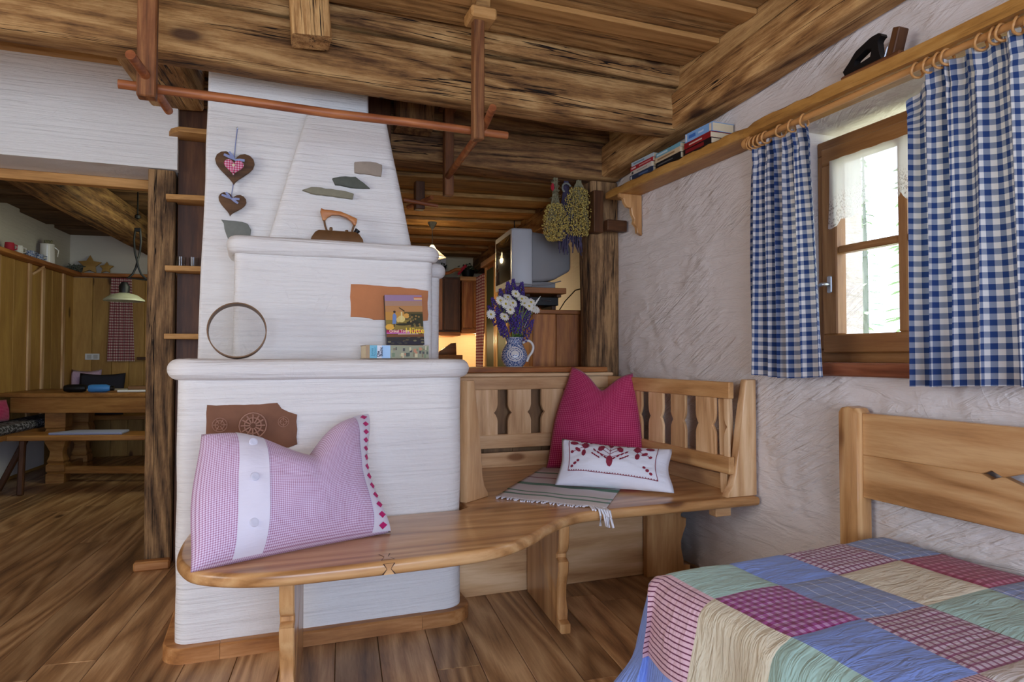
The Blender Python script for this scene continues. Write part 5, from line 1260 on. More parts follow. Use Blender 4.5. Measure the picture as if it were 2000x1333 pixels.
for i, (dx, h, dy) in enumerate(((-0.075, 0.21, -.06), (-0.035, 0.215, -.07), (-0.01, 0.27, -.05), (-0.09, 0.135, -.08), (0.04, 0.215, -.06), (0.05, 0.245, -.04), (0.10, 0.19, -.04), (0.125, 0.185, -.02), (-0.055, 0.25, -.04), (-0.15, 0.15, -.02), (0.065, 0.2, -.07), (-0.055, 0.175, -.08), (0.02, 0.24, -.07), (-0.10, 0.23, -.04), (0.085, 0.225, -.05))):
    p = base + Vector((dx, dy, h)); stem_to(p)
    nrm = (Vector((dx * 1.5, -0.6, 0.35)) + Vector((rq.uniform(-.3, .3), 0, rq.uniform(-.3, .3)))).normalized(); fr_ = frame(p, Vector((1, 0.1, 0)), nrm); V = []; F = []
    for k2 in range(14):
        a = 6.283 * k2 / 14; ca_, sa = math.cos(a), math.sin(a); b = len(V)
        for r, w, z in ((0.006, 0.0024, 0.001), (0.019, 0.005, 0.003), (0.029, 0.003, rq.uniform(-0.004, 0.003))):
            V += [fr_ @ Vector((r * ca_ - w * sa, r * sa + w * ca_, z)), fr_ @ Vector((r * ca_ + w * sa, r * sa - w * ca_, z))]
        F += [(b, b + 1, b + 3, b + 2), (b + 2, b + 3, b + 5, b + 4)]
    fl = mesh('daisy', V, F, M['petal'], bq, sharp=80)
    lathe('daisy_eye', [(0.0001, 0.006), (0.005, 0.005), (0.0075, 0.001)], M['daisy_eye'], fl, fr_, 10)
for i in range(34):
    a = rq.uniform(0, 6.283); L = rq.uniform(0.06, 0.14); d = Vector((math.cos(a), math.sin(a) * 0.7, 0.55)).normalized(); s_ = d.cross(Zx).normalized() * 0.007; p = base + Vector((0, 0, 0.0))
    V = [p, p + d * L * 0.5 + s_, p + d * L * 0.5 - s_, p + d * L - Zx * 0.02, p + d * L * 0.5 - Zx * 0.002]
    mesh('leaf', V, [(0, 1, 4), (0, 4, 2), (1, 3, 4), (4, 3, 2)], M['leaf'], bq, sharp=80)
tube('grass_ear', [base + Vector((0.05, -.03, 0.08)), base + Vector((0.11, -.02, 0.19)), base + Vector((0.135, -.02, 0.235)), base + Vector((0.158, -.02, 0.265))], [0.001, 0.0012, 0.006, 0.001], M['petal'], bq, seg=7)

# ------------------------------------------------------------------ dried herb bunches under the rear crossbeam
def herb(name, label, cx, cy, ztop, zmid, zbot, rad, n, seed, mat='herb'):
    t = thing(name, label, 'dried herbs', (cx, cy, ztop)); rh = random.Random(seed); V = []; F = []; SV = []; SF = []
    for i in range(n):
        a = rh.uniform(0, 6.283); u = rh.random() ** 0.5; z = rh.uniform(zbot, zmid)
        k2 = (zmid - z) / (zmid - zbot); rr_ = rad * (0.35 + 0.65 * math.sin(min(1.0, k2 * 1.25 + 0.12) * math.pi * 0.62)) * u
        if k2 > 0.8: rr_ *= 1 - (k2 - 0.8) * 2
        c = Vector((cx + rr_ * math.cos(a), cy + rr_ * 0.75 * math.sin(a), z)); w = rh.uniform(0.003, 0.0062); b = len(V)
        V += [c + Vector((w, 0, 0)), c + Vector((0, w, 0)), c - Vector((w, 0, 0)), c - Vector((0, w, 0)), c + Zx * w, c - Zx * w]
        F += [(b, b + 1, b + 4), (b + 1, b + 2, b + 4), (b + 2, b + 3, b + 4), (b + 3, b, b + 4), (b + 1, b, b + 5), (b + 2, b + 1, b + 5), (b + 3, b + 2, b + 5), (b, b + 3, b + 5)]
        if i % 26 == 0: tubegeo([(cx + rh.uniform(-.012, .012), cy + rh.uniform(-.012, .012), ztop), (cx + (c.x - cx) * 0.3, cy, zmid + 0.02), tuple(c)], 0.0016, 4, SV, SF)
    mesh('flower_heads', V, F, M[mat], t, sharp=80, kind='stuff'); mesh('stalks', SV, SF, M['herb_stem'], t, sharp=80, kind='stuff')
    return t
h1 = herb('herb_bunch', 'hanging bunch of dried yellow-green herbs with a red ribbon, above the television', 1.635, 3.60, 2.11, 1.955, 1.735, 0.085, 1200, 1)
bmr = bmesh.new(); bmesh.ops.create_icosphere(bmr, subdivisions=1, radius=0.016)
for v in bmr.verts: v.co = Vector((v.co.x * 0.7, v.co.y, v.co.z * 1.6)) + Vector((1.602, 3.565, 2.045))
bmobj('ribbon', bmr, M['red'], h1)
V = []; F = []; rh = random.Random(5)
for i in range(240):
    p = Vector((1.635 + rh.uniform(-.022, .022), 3.60 + rh.uniform(-.02, .02), rh.uniform(1.94, 2.10))); d = Vector((rh.uniform(-1, 1), rh.uniform(-1, 1), rh.uniform(-1, .6))).normalized() * 0.02; s_ = d.cross(Zx) * 0.25
    b = len(V); V += [p, p + d * 0.5 + s_, p + d, p + d * 0.5 - s_]; F.append((b, b + 1, b + 2, b + 3))
mesh('leaves', V, F, M['herb_stem'], h1, sharp=0, kind='stuff')
h2 = herb('herb_bunch', 'fuller hanging bunch of dried yellow herbs next to the corner post', 1.79, 3.60, 2.11, 2.06, 1.775, 0.105, 1700, 2)
lv = thing('lavender_bunch', 'dark dried lavender bunch hanging between the yellow herb bunches', 'dried herbs', (1.725, 3.64, 2.11))
V = []; F = []; rh = random.Random(8)
for i in range(70):
    x = 1.735 + rh.uniform(-.075, .095); zb = rh.uniform(1.66, 1.77); pts = [(1.725 + rh.uniform(-.015, .015), 3.64, 2.11), (1.725 + (x - 1.725) * 0.4, 3.645 + rh.uniform(-.02, .02), 1.97), (x, 3.645 + rh.uniform(-.03, .03), zb + 0.05), (x + rh.uniform(-.006, .012), 3.645, zb)]
    tubegeo(pts, [0.0022, 0.0022, 0.0045, 0.003], 5, V, F)
mesh('lavender_spikes', V, F, M['violet'], lv, sharp=80, kind='stuff')
tube('curled_stalk', [(1.705 + 0.028 * math.cos(R(a)), 3.59, 2.055 + 0.028 * math.sin(R(a))) for a in range(20, 250, 20)], 0.0055, M['slate'], lv, seg=7)

# ------------------------------------------------------------------ television on its cabinet
cb = thing('wooden_cabinet', 'reddish plank cabinet carrying the television behind the jug', 'cabinet', K(-0.26, 0.45, 0))
for i in range(3): rb('side_plank', K, (-0.485 + i * 0.155, 0.19, 0.0), (-0.485 + i * 0.155 + 0.153, 0.215, 1.315), M['cab'], cb, 'z')
rb('top', K, (-0.50, 0.18, 1.316), (-0.02, 0.70, 1.342), M['cab'], cb)
rb('body', K, (-0.48, 0.215, 0.0), (-0.02, 0.69, 1.315), M['cab'], cb, 'z')
rcv = thing('receiver', 'flat black video receiver under the wooden television board', 'receiver', K(-0.4, 0.4, 1.39))
rb('case', K, (-0.50, 0.30, 1.378), (-0.28, 0.60, 1.432), M['black_plastic'], rcv)
rb('front_strip', K, (-0.45, 0.292, 1.405), (-0.33, 0.2995, 1.411), M['metal'], rcv)
for u in (-0.48, -0.32): rb('foot', K, (u, 0.32, 1.3425), (u + 0.03, 0.56, 1.3775), M['dark_board'], rcv)
tb = rb('television_board', K, (-0.53, 0.24, 1.4505), (-0.245, 0.66, 1.487), M['cab'])
tag(tb, 'thick wooden board between receiver and television', 'board')
for u in (-0.5, -0.29): rb('batten', K, (u, 0.30, 1.4325), (u + 0.03, 0.6, 1.4500), M['dark_board'], tb)
tv = thing('television', 'grey tube television seen from the side on a wooden board', 'television', K(-0.45, 0.45, 1.488))
def tvring(u, v0, v1, z0, z1, r=0.02):
    return [K(u, v, z) for v, z in rrect(v0, v1, z0, z1, (r, r, r, r), 0, 3)]
loft('front_bezel', [tvring(u, a, b, c, d_) for u, a, b, c, d_ in ((-0.605, 0.25, 0.71, 1.495, 1.858), (-0.592, 0.24, 0.72, 1.490, 1.862), (-0.475, 0.24, 0.72, 1.490, 1.862), (-0.468, 0.25, 0.71, 1.497, 1.855))], M['silver_plastic'], tv, sharp=40)
loft('tube_housing', [tvring(u, a, b, c, d_) for u, a, b, c, d_ in ((-0.470, 0.255, 0.705, 1.525, 1.845), (-0.40, 0.257, 0.703, 1.527, 1.838), (-0.31, 0.265, 0.695, 1.545, 1.822), (-0.21, 0.29, 0.67, 1.60, 1.785), (-0.195, 0.31, 0.65, 1.615, 1.765))], M['grey_plastic'], tv, sharp=40)
rb('stand', K, (-0.57, 0.30, 1.488), (-0.30, 0.64, 1.53), M['grey_plastic'], tv)
def scr(s, t):
    v = 0.275 + 0.41 * s; z = 1.535 + 0.29 * t; return K(-0.607 - 0.02 * (1 - (2 * s - 1) ** 2) * (1 - (2 * t - 1) ** 2) ** 0.5, v, z)
grid('screen', scr, 12, 10, M['screen'], tv)
tube('cable', [K(-0.59, 0.235, 1.508), K(-0.47, 0.225, 1.50), K(-0.36, 0.23, 1.51), K(-0.27, 0.28, 1.535)], 0.004, M['grey_plastic'], tv, seg=6)
sk = thing('wall_socket', 'white wall socket with a black plug and cable beside the post', 'socket', K(-0.01, 0.45, 1.5))
rb('plate', K, (-0.012, 0.40, 1.475), (0.0, 0.475, 1.55), M['white_paint'], sk, 'y')
rb('plug', K, (-0.045, 0.425, 1.502), (-0.012, 0.455, 1.53), M['black_plastic'], sk)
tube('cable', [K(-0.045, 0.44, 1.515), K(-0.10, 0.48, 1.50), K(-0.15, 0.55, 1.43), K(-0.17, 0.62, 1.37)], 0.004, M['black_plastic'], sk, seg=6)
# tall green cabinet
gc = thing('tall_cabinet', 'tall green painted cabinet with brown panel frames behind the jug', 'cabinet', K(-0.3, 1.1, 0))
rb('body', K, (-0.30, 1.50, 0.0), (-0.02, 2.45, 1.905), M['cab'], gc, 'z')
rb('cornice', K, (-0.35, 1.49, 1.905), (-0.02, 2.48, 1.955), M['pine_amber'], gc, 'y')
for v0, v1 in ((1.52, 1.96), (1.99, 2.43)):
    rb('door_panel', K, (-0.312, v0 + 0.045, 0.05), (-0.30, v1 - 0.045, 1.87), M['green_paint'], gc, 'z')
    for a, b in ((v0, v0 + 0.045), (v1 - 0.045, v1)): rb('door_stile', K, (-0.322, a, 0.03), (-0.30, b, 1.90), M['pine_amber'], gc, 'z')
pt_ = lathe('pitcher', [(0.03, 0.0), (0.055, 0.02), (0.06, 0.05), (0.035, 0.09), (0.026, 0.115), (0.034, 0.125), (0.026, 0.115)], M['black'], None, Matrix.Translation(K(-0.27, 1.95, 1.9555)), 18)
tag(pt_, 'black pitcher on top of the tall green cabinet', 'pitcher')
# wall cupboards on the far kitchen wall
wc = thing('wall_cupboard', 'brown corner wall cupboard with a light cornice in the kitchen', 'cupboard', K(-0.4, 3.2, 1.3))
rb('body', K, (-0.455, 2.92, 1.325), (-0.02, 3.4, 1.83), M['cab'], wc, 'z'); rb('cornice', K, (-0.48, 2.88, 1.83), (-0.02, 3.4, 1.87), M['pine_amber'], wc)
rb('door', K, (-0.445, 2.902, 1.345), (-0.345, 2.92, 1.815), M['red_pine'], wc, 'z'); rb('door', K, (-0.335, 2.902, 1.345), (-0.06, 2.92, 1.815), M['cab'], wc, 'z'); rb('base_rail', K, (-0.465, 2.89, 1.29), (-0.02, 3.38, 1.324), M['red_pine'], wc)
wd = thing('wall_cupboard', 'darker wall cupboard with a curved cornice at the stove side of the kitchen', 'cupboard', K(-0.8, 3.2, 1.28))
rb('body', K, (-1.1, 2.90, 1.30), (-0.475, 3.4, 1.86), M['dark_board'], wd, 'z'); rb('door', K, (-0.80, 2.88, 1.32), (-0.66, 2.90, 1.84), M['cab'], wd, 'z'); rb('door', K, (-0.645, 2.88, 1.32), (-0.49, 2.90, 1.84), M['dark_board'], wd, 'z'); rb('base_rail', K, (-1.1, 2.87, 1.265), (-0.475, 3.38, 1.299), M['red_pine'], wd)
tube('cornice', [K(-1.0, 2.89, 1.90), K(-0.72, 2.88, 1.885), K(-0.60, 2.88, 1.90), K(-0.53, 2.88, 1.935), K(-0.475, 2.88, 1.94)], 0.018, M['red_pine'], wd, seg=8)
for nm, lb, u, v, c in (('potted_plant', 'dark green leafy pot on top of the brown corner wall cupboard', -0.36, 3.1, (0.11, 1.87)), ('potted_plant', 'dark pot of greenery on the darker wall cupboard by the stove', -0.66, 3.1, (0.09, 1.90))):
    t = thing(nm, lb, 'plant', K(u, v, c[1])); lathe('pot', [(0.05, 0), (0.075, 0.09), (0.07, 0.09), (0.0001, 0.07)], M['black'], t, Matrix.Translation(K(u, v, c[1])), 16); V = []; F = []; rp = random.Random(int(-u * 100))
    for i in range(60):
        d = Vector((rp.uniform(-1, 1), rp.uniform(-1, 1), rp.uniform(0.0, 1.0))).normalized(); p = K(u, v, c[1] + 0.08) + d * rp.uniform(0.02, c[0]); s_ = Vector((rp.uniform(-1, 1), rp.uniform(-1, 1), rp.uniform(-1, 1))).normalized() * 0.02; q = d.cross(s_).normalized() * 0.014
        b = len(V); V += [p - s_, p + q, p + s_, p - q]; F.append((b, b + 1, b + 2, b + 3))
    mesh('foliage', V, F, M['green_paint'], t, sharp=0)
bwx = mesh('gift_bow', [K(-0.50, 2.94, 1.90), K(-0.46, 2.93, 1.96), K(-0.42, 2.94, 2.0), K(-0.40, 2.94, 1.98), K(-0.45, 2.925, 1.93), K(-0.48, 2.95, 1.89)], [(0, 1, 4, 5), (1, 2, 3, 4)], M['red'], sharp=0)
md = bwx.modifiers.new('s', 'SOLIDIFY'); md.thickness = 0.01; tag(bwx, 'pinkish red ribbon bow standing on the kitchen wall cupboards', 'bow')
ex = rb('extractor_box', K, (-0.95, 3.05, 2.0), (-0.60, 3.38, 2.07), M['silver_plastic']); tag(ex, 'pale grey metal box under the kitchen ceiling above the wall cupboards', 'extractor')
# worktop, under-cupboard lamps
wk = thing('worktop', 'kitchen worktop in the lit corner below the wall cupboards', 'worktop', K(-0.6, 3.1, 0.9)); rb('slab', K, (-1.9, 2.75, 0.90), (-0.02, 3.4, 0.94), M['pine_amber'], wk); rb('base', K, (-1.9, 2.80, 0.0), (-0.02, 3.4, 0.90), M['cab'], wk, 'z')
for i, (u, v) in enumerate(((-0.25, 3.12), (-0.70, 3.12))):
    l = thing('cupboard_lamp', ('small round downlight glowing under the brown corner wall cupboard', 'small round downlight glowing under the darker wall cupboard')[i], 'lamp', K(u, v, 1.26))
    z = 1.289 if i == 0 else 1.264
    lathe('housing', [(0.035, 0.0), (0.035, -0.012), (0.028, -0.012), (0.028, -0.004)], M['metal'], l, Matrix.Translation(K(u, v, z)), 16); lathe('bulb', [(0.0001, -0.008), (0.027, -0.007)], M['glow'], l, Matrix.Translation(K(u, v, z)), 16)
    pl_ = bpy.data.lights.new('bulb_light', 'POINT'); pl_.energy = 5; pl_.color = (1, 0.72, 0.38); pl_.shadow_soft_size = 0.03; po_ = bpy.data.objects.new('bulb_light', pl_); COL.objects.link(po_); po_.location = K(u, v, z - 0.03)
bs = thing('bread_slicer', 'small dark triangular kitchen gadget on the worktop', 'slicer', K(-0.55, 3.0, 0.94))
Mb = Matrix(((Ux.x, 0, -Vx.x, K(-0.55, 3.05, 0).x), (Ux.y, 0, -Vx.y, K(-0.55, 3.05, 0).y), (0, 1, 0, 0.9405), (0, 0, 0, 1)))
extrude('body', [(-0.14, 0.13), (-0.12, 0.17), (0.0, 0.25), (0.05, 0.255), (0.055, 0.13)], 0.05, M['dark_board'], bs, Mb, 0.006); rb('tray', K, (-0.78, 2.95, 0.941), (-0.44, 3.2, 1.07), M['iron_brown'], bs)
for i, (u, v, lab) in enumerate(((-0.27, 2.95, 'amber oil bottle on the kitchen worktop'),)):
    bt = thing('oil_bottle', lab, 'bottle', K(u, v, 0.94)); lathe('bottle', [(0.03, 0), (0.032, 0.01), (0.032, 0.16), (0.012, 0.20), (0.011, 0.25), (0.0001, 0.25)], M['pine_amber'], bt, Matrix.Translation(K(u, v, 0.9405)), 16); lathe('cap', [(0.013, 0.245), (0.013, 0.27), (0.0001, 0.27)], M['black'], bt, Matrix.Translation(K(u, v, 0.9405)), 12)
tag(grid('kitchen_curtain', lambda s, t: K(-0.31 - 0.012 * math.sin(s * 24 + t) * 1.0, 2.86 - 0.36 * s * (1 - 0.25 * t), 1.86 - 0.92 * t), 60, 20, M['curtain_red'], None, lambda s, t: (s * 0.7, t * 0.92)), 'red checked curtain hanging in the kitchen beside the tall green cabinet', 'curtain')
# pendants of the kitchen
kl = thing('pendant_lamp', 'small white pendant lamp under a dark ceiling cup above the stove ledge', 'lamp', K(-0.95, 1.6, 1.9))
kp = K(-0.95, 1.45, 0)
lathe('ceiling_cup', [(0.004, -0.06), (0.035, -0.012), (0.036, 0.0)], M['slate_dark'], kl, Matrix.Translation((kp.x, kp.y, 2.115)), 16); tube('cord', [(kp.x, kp.y, 2.06), (kp.x, kp.y, 1.92)], 0.003, M['slate_dark'], kl, seg=6)
lathe('shade', [(0.012, 0.0), (0.03, -0.03), (0.032, -0.034), (0.11, -0.10), (0.105, -0.10), (0.02, -0.03)], M['opal'], kl, Matrix.Translation((kp.x, kp.y, 1.935)), 20)
lathe('bulb', [(0.0001, -0.112), (0.02, -0.108), (0.024, -0.098), (0.016, -0.088)], M['glow'], kl, Matrix.Translation((kp.x, kp.y, 1.935)), 12)
pl_ = bpy.data.lights.new('bulb_light', 'POINT'); pl_.energy = 52; pl_.color = (1, 0.78, 0.45); pl_.shadow_soft_size = 0.05; po_ = bpy.data.objects.new('bulb_light', pl_); COL.objects.link(po_); po_.location = (kp.x, kp.y, 1.86)
kl2 = thing('pendant_lamp', 'black pendant lamp hanging just behind the television top', 'lamp', K(-0.36, 1.15, 1.95))
k2p = K(-0.33, 1.25, 0); tube('cord', [(k2p.x, k2p.y, 2.12), (k2p.x, k2p.y, 2.04)], 0.004, M['black'], kl2, seg=6)
lathe('shade', [(0.0001, 0.06), (0.018, 0.058), (0.022, 0.03), (0.03, 0.02), (0.05, 0.0), (0.052, -0.03), (0.048, -0.03), (0.02, 0.0)], M['black'], kl2, Matrix.Translation((k2p.x, k2p.y, 1.985)), 20)

# ------------------------------------------------------------------ dining room behind the post
pn = struct(rb('trim_4', D, (-0.02, -0.014, 0.0), (1.95, 0.02, 1.88), M['pine_old'], None, 'z', 0)); pn2 = struct(rb('trim_5', D, (-0.02, -4.4, 0.0), (0.012, -0.014, 1.9), M['pine_old'], None, 'y', 0))
rd = random.Random(6); u = 0.03
while u < 1.92:
    w = rd.uniform(0.13, 0.2); rb('panel_board', D, (u, -0.034, 0.0), (min(u + w, 1.95) - 0.003, -0.013, 1.885), M['pine_old'], pn, 'z', 0.003); u += w
v = -0.03
while v > -4.2:
    w = rd.uniform(0.2, 0.3); rb('panel_board', D, (0.011, v - w + 0.003, 0.42), (0.034, v, 1.89), M['pine_old'], pn2, 'z', 0.003); v -= w
    if rd.random() < 0.6: rb('cover_strip', D, (0.034, v - 0.03, 0.42), (0.05, v + 0.03, 1.89), M['pine'], pn2, 'z', 0.004)
ds = thing('panel_shelf', 'narrow brown shelf running round the dining corner above the wood panelling', 'shelf', D(0.1, -0.1, 1.9))
rb('board', D, (-0.018, -4.4, 1.892), (0.14, -0.0, 1.925), M['red_pine'], ds, 'y'); rb('board', D, (0.14, -0.14, 1.892), (1.95, 0.018, 1.925), M['red_pine'], ds)
tube('shelf_hook', [D(0.035, -0.99, 1.80), D(0.06, -0.93, 1.84), D(0.08, -0.87, 1.885)], 0.012, M['pine'], ds, seg=7)
struct(rb('baseboard_left', D, (-0.018, -4.4, 0.03), (0.03, -0.66, 0.41), M['white_paint'], None, 'y'))
for i, (v, h, r, c, lab) in enumerate(((-1.52, 0.075, 0.035, 'red', 'red and white mug at the end of the dining shelf'), (-1.36, 0.075, 0.036, 'white_cer', 'white mug on the dining shelf beside the red one'), (-1.14, 0.065, 0.04, 'jug', 'blue patterned round cup in the mug row on the dining shelf'), (-0.97, 0.06, 0.04, 'jug', 'blue patterned cup on the dining shelf right beside the tall can'))):
    t = thing('mug', lab, 'mug', D(0.075, v, 1.926)); Mm = Matrix.Translation(D(0.075, v, 1.9255)); lathe('cup', [(r * .75, 0), (r * .95, 0.01), (r, h * 0.5), (r * .92, h), (r * .85, h), (r * .9, h * .5), (0.0001, 0.012)], M[c], t, Mm, 20)
    tube('handle', [D(0.075 + r * 0.9, v, 1.9255 + h * .8), D(0.075 + r * 1.6, v, 1.9255 + h * .7), D(0.075 + r * 1.55, v, 1.9255 + h * .3), D(0.075 + r * .95, v, 1.9255 + h * .2)], 0.005, M[c], t, seg=6)
cn = thing('milk_can', 'tall white enamel can with dark twigs on the dining shelf', 'can', D(0.08, -0.80, 1.926)); lathe('can', [(0.062, 0), (0.064, 0.01), (0.056, 0.17), (0.06, 0.18), (0.055, 0.18), (0.05, 0.16), (0.0001, 0.15)], M['white_cer'], cn, Matrix.Translation(D(0.08, -0.80, 1.9255)), 22)
tube('handle', [D(0.14, -0.80, 2.08), D(0.17, -0.79, 2.05), D(0.16, -0.79, 1.99)], 0.005, M['white_cer'], cn, seg=6)
V = []; F = []
for i in range(26):
    d = Vector((rd.uniform(-.6, .6), rd.uniform(-.6, .6), 1)).normalized(); p = D(0.08, -0.8, 2.07); tubegeo([p, p + d * rd.uniform(.05, .085)], [0.004, 0.009], 5, V, F)
mesh('twigs', V, F, M['herb_stem'], cn, sharp=80)
def star(label, p, R1, R2, fr_, mat, t=0.02):
    P = [((R1 if i % 2 == 0 else R2) * math.sin(math.pi * i / 5), (R1 if i % 2 == 0 else R2) * math.cos(math.pi * i / 5)) for i in range(10)]
    o = extrude('straw_star', P, t, mat, None, fr_, 0.004); tag(o, label, 'star'); return o
star('large tan star ornament standing in the dining shelf corner', None, 0.11, 0.055, frame(D(0.20, -0.08, 2.008), Ux.lerp(Vx, 0.15), Vector((0.3, -1, 0.25))), M['pine_old'])
star('smaller tan star leaning beside the large one on the dining shelf', None, 0.07, 0.036, frame(D(0.36, -0.09, 1.982), Ux, Vector((0.1, -1, 0.3))), M['pine_old'])
dgv = thing('dry_garland', 'dark dried garland lying in the corner of the dining shelf', 'garland', D(0.1, -0.12, 1.926)); V = []; F = []
for i in range(70):
    p = D(0.09 + rd.uniform(-.05, .06), -0.14 + rd.uniform(-.12, .08), 1.93 + rd.uniform(0, .06)); d = Vector((rd.uniform(-1, 1), rd.uniform(-1, 1), rd.uniform(0, 1))).normalized() * 0.03; tubegeo([p, p + d], [0.008, 0.003], 5, V, F)
mesh('sprigs', V, F, M['slate_dark'], dgv, sharp=80, kind='stuff')
dsk = thing('wall_socket', 'white double wall socket on the dining room panelling', 'socket', D(0.21, -0.04, 1.05)); rb('plate', D, (0.155, -0.046, 1.02), (0.29, -0.034, 1.085), M['white_paint'], dsk)
for u in (0.175, 0.235): rb('outlet', D, (u, -0.049, 1.03), (u + 0.04, -0.0455, 1.073), M['silver_plastic'], dsk)
tag(grid('dining_curtain', lambda s, t: D(0.40 - 0.03 * t + (0.19 + 0.07 * t) * s, -0.075 - 0.014 * math.sin(s * 30), 1.885 - 0.88 * t), 60, 16, M['curtain_red'], None, lambda s, t: (s * 0.6, t * 0.9)), 'dark red checked curtain hanging on the dining room back wall', 'curtain')
wsl = rb('window_ledge', D, (0.66, -0.11, 1.02), (1.3, -0.035, 1.05), M['dark_board']); tag(wsl, 'dark window ledge behind the post in the dining room', 'ledge')
# table
dt = thing('dining_table', 'brown wooden dining table with stout carved legs behind the post', 'table', D(0.9, -1.3, 0))
tc = [(0.03, -1.55), (1.65, -1.92), (1.65, -0.95), (0.03, -0.75)]
Mt = Matrix(((Ux.x, Vx.x, 0, DO.x), (Ux.y, Vx.y, 0, DO.y), (0, 0, 1, 0.715), (0, 0, 0, 1)))
extrude('table_top', tc, 0.035, M['table'], dt, Mt, 0.006)
board('apron', D(0.12, -1.545, 0.65), D(1.6, -1.88, 0.65), 0.03, 0.13, M['table'], dt); board('apron', D(0.12, -0.85, 0.66), D(1.6, -1.0, 0.66), 0.03, 0.11, M['table'], dt)
lp = [(0.05, 0.0), (0.05, 0.075), (0.042, 0.085), (0.05, 0.10), (0.05, 0.15), (0.04, 0.16), (0.046, 0.18), (0.036, 0.22), (0.034, 0.26), (0.056, 0.34), (0.06, 0.40), (0.05, 0.45), (0.056, 0.46), (0.056, 0.585)]
for u, v in ((0.46, -1.52), (0.46, -1.0), (1.45, -1.75), (1.45, -1.05)):
    rings = [[D(u + sx * r * 1.35, v + sy * r * 1.35, z) for sx, sy in ((-1, -1), (1, -1), (1, 1), (-1, 1))] for r, z in lp]
    loft('leg', rings, M['table'], dt, sharp=30)
board('stretcher', D(0.47, -1.47, 0.10), D(0.47, -1.05, 0.10), 0.05, 0.06, M['table'], dt); board('stretcher', D(0.5, -1.52, 0.10), D(1.42, -1.75, 0.10), 0.05, 0.06, M['table'], dt)
tcl = mesh('table_cloth', [D(0.42, -1.18, 0.7515), D(1.64, -1.45, 0.7515), D(1.64, -0.98, 0.7515), D(0.5, -0.88, 0.7515)], [(0, 1, 2, 3)], M['q_white'], uv=[(0, 0), (1, 0), (1, 1), (0, 1)], sharp=0)
md = tcl.modifiers.new('s', 'SOLIDIFY'); md.thickness = 0.002; tag(tcl, 'pale cloth spread over the far half of the dining table', 'tablecloth')
gb = thing('sunglasses_case', 'black rounded case lying on the dining table', 'case', D(0.58, -1.56, 0.75)); 
lathe('case', [(0.0001, -0.085), (0.025, -0.08), (0.033, -0.05), (0.034, 0.05), (0.025, 0.08), (0.0001, 0.085)], M['black'], gb, frame(D(0.59, -1.56, 0.784), Zx, Ux), 16)
bb = thing('water_bottle', 'blue water bottle lying on the dining table beside the black case', 'bottle', D(0.83, -1.6, 0.75))
lathe('bottle', [(0.0001, -0.09), (0.028, -0.088), (0.033, -0.07), (0.033, 0.04), (0.02, 0.075), (0.0001, 0.078)], M['blue_obj'], bb, frame(D(0.80, -1.615, 0.784), Zx, Ux), 16); lathe('cap', [(0.021, 0.07), (0.021, 0.10), (0.0001, 0.10)], M['black'], bb, frame(D(0.80, -1.615, 0.784), Zx, Ux), 14)
pp = rb('paper_pile', D, (0.93, -1.64, 0.7515), (1.30, -1.45, 0.768), M['white_paint']); tag(pp, 'white papers lying on the dining table edge beside the bottle', 'papers')
wl = rb('wallet', D, (1.0, -1.60, 0.7685), (1.14, -1.5, 0.80), M['iron_brown']); tag(wl, 'brown wallet on the papers on the dining table', 'wallet')
# front bench with a grey-blue seat pad
db = thing('wooden_bench', 'plain wooden bench with splayed legs in front of the dining table', 'bench', D(0.8, -2.0, 0))
board('seat', D(0.15, -1.90, 0.43), D(1.65, -2.17, 0.43), 0.30, 0.04, M['table'], db, bev=0.006)
for (u, v, du, dv) in ((0.40, -2.02, 0.02, -0.08), (0.36, -1.86, -0.19, 0.0), (1.35, -2.2, 0.02, -0.06), (1.4, -2.02, 0.02, 0.08)):
    board('leg', D(u + du, v + dv, 0.0), D(u, v, 0.41), 0.042, 0.042, M['dark_board'], db, (0, 1, 0), 0.008)
sp_ = extrude('seat_pad', [(0.60, -2.10), (1.13, -2.19), (1.12, -1.97), (0.72, -1.90)], 0.018, fabric('grey_blue_pad_cloth', '#8f97b8'), None, Matrix(((Ux.x, Vx.x, 0, DO.x), (Ux.y, Vx.y, 0, DO.y), (0, 0, 1, 0.4505), (0, 0, 0, 1))), 0.006)
tag(sp_, 'flat grey-blue seat pad lying on the front dining bench', 'seat pad')
# fixed benches along the walls
wb = thing('wall_bench', 'fixed wooden bench along the panelled dining wall', 'bench', D(0.2, -1.5, 0)); rb('seat', D, (0.035, -4.0, 0.415), (0.32, -0.05, 0.455), M['table'], wb, 'y'); rb('seat', D, (0.32, -0.40, 0.415), (1.6, -0.036, 0.455), M['table'], wb)
for v in (-3.0, -0.6): rb('support', D, (0.06, v, 0.0), (0.26, v + 0.04, 0.414), M['table'], wb, 'z')
wcs = thing('bench_cushion', 'long speckled dark cushion lying on the side dining bench', 'cushion', D(0.16, -1.2, 0.456)); rb('pad', D, (0.045, -3.0, 0.4555), (0.31, -0.45, 0.52), M['speck'], wcs, 'y', 0.02)
def dpillow(lab, u0, u1, v, z0, z1, th, mat, seed):
    return pillow('pillow', lab, D(u0, v - 0.05, z0), D(u1, v - 0.05, z0), D(u1 - 0.01, v + 0.05, z1), D(u0 + 0.01, v + 0.05, z1), th, mat, lambda s: 0.02 * math.sin(math.pi * s), 0.01, n=14, seed=seed)[0]
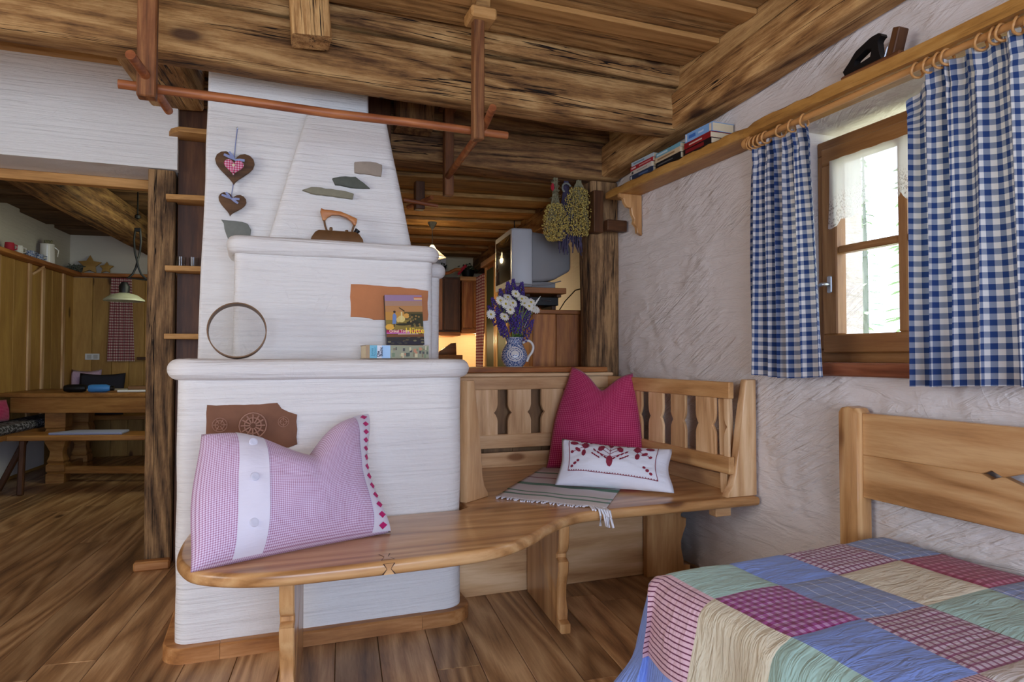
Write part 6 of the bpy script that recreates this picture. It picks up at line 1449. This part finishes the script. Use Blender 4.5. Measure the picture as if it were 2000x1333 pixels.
dpillow('lilac checked pillow standing on the far dining bench against the panelling', -0.02 + 0.06, 0.34, -0.14, 0.46, 0.92, 0.09, M['pil_lilac'], 5)
dpillow('dark navy pillow standing on the far dining bench, partly over the lilac one', 0.16, 0.60, -0.26, 0.46, 0.885, 0.10, M['navy'], 6)
tag(pillow('pillow', 'crimson pillow at the picture edge on the side dining bench', D(0.10, -1.92, 0.525), D(0.14, -1.62, 0.525), D(0.12, -1.63, 0.70), D(0.08, -1.92, 0.70), 0.10, M['pil_red'], None, 0.01, n=14, seed=9)[0], 'crimson pillow at the near end of the speckled cushion on the side dining bench', 'pillow')
# pendant over the table
dl = thing('pendant_lamp', 'pale green glass pendant on a twisted black iron hanger over the dining table', 'lamp', D(1.14, -2.2, 1.5))
tube('ceiling_hook', [D(1.22, -2.2, 2.33), D(1.22, -2.2, 2.12)], 0.006, M['black'], dl, seg=6); lathe('hook_ball', [(0.0001, -0.02), (0.02, -0.01), (0.022, 0.01), (0.0001, 0.025)], M['black'], dl, Matrix.Translation(D(1.22, -2.2, 2.135)), 14)
rb('yoke', D, (1.20, -2.21, 2.02), (1.245, -2.19, 2.05), M['black'], dl)
for sg in (-1, 1):
    tube('twisted_arm', [D(1.222 + sg * a, -2.2 + sg * b, z) for a, b, z in ((0.018, 0, 2.03), (0.022, 0.01, 1.95), (0.014, 0.01, 1.86), (0.0, 0.012, 1.80), (-0.012, 0.01, 1.74), (-0.03, 0, 1.69), (-0.065, 0, 1.655))], 0.008, M['black'], dl, seg=7)
tube('cross_arm', [D(1.15, -2.2, 1.66), D(1.30, -2.2, 1.645)], 0.006, M['black'], dl, seg=6)
lathe('socket', [(0.035, 0.0), (0.04, 0.05), (0.02, 0.085), (0.0001, 0.085)], M['black'], dl, Matrix.Translation(D(1.135, -2.2, 1.54)), 16)
lathe('glass_shade', [(0.04, 0.05), (0.09, 0.035), (0.14, 0.0), (0.142, -0.012), (0.135, -0.008), (0.085, 0.024), (0.03, 0.04)], M['shade'], dl, Matrix.Translation(D(1.135, -2.2, 1.49)), 32)
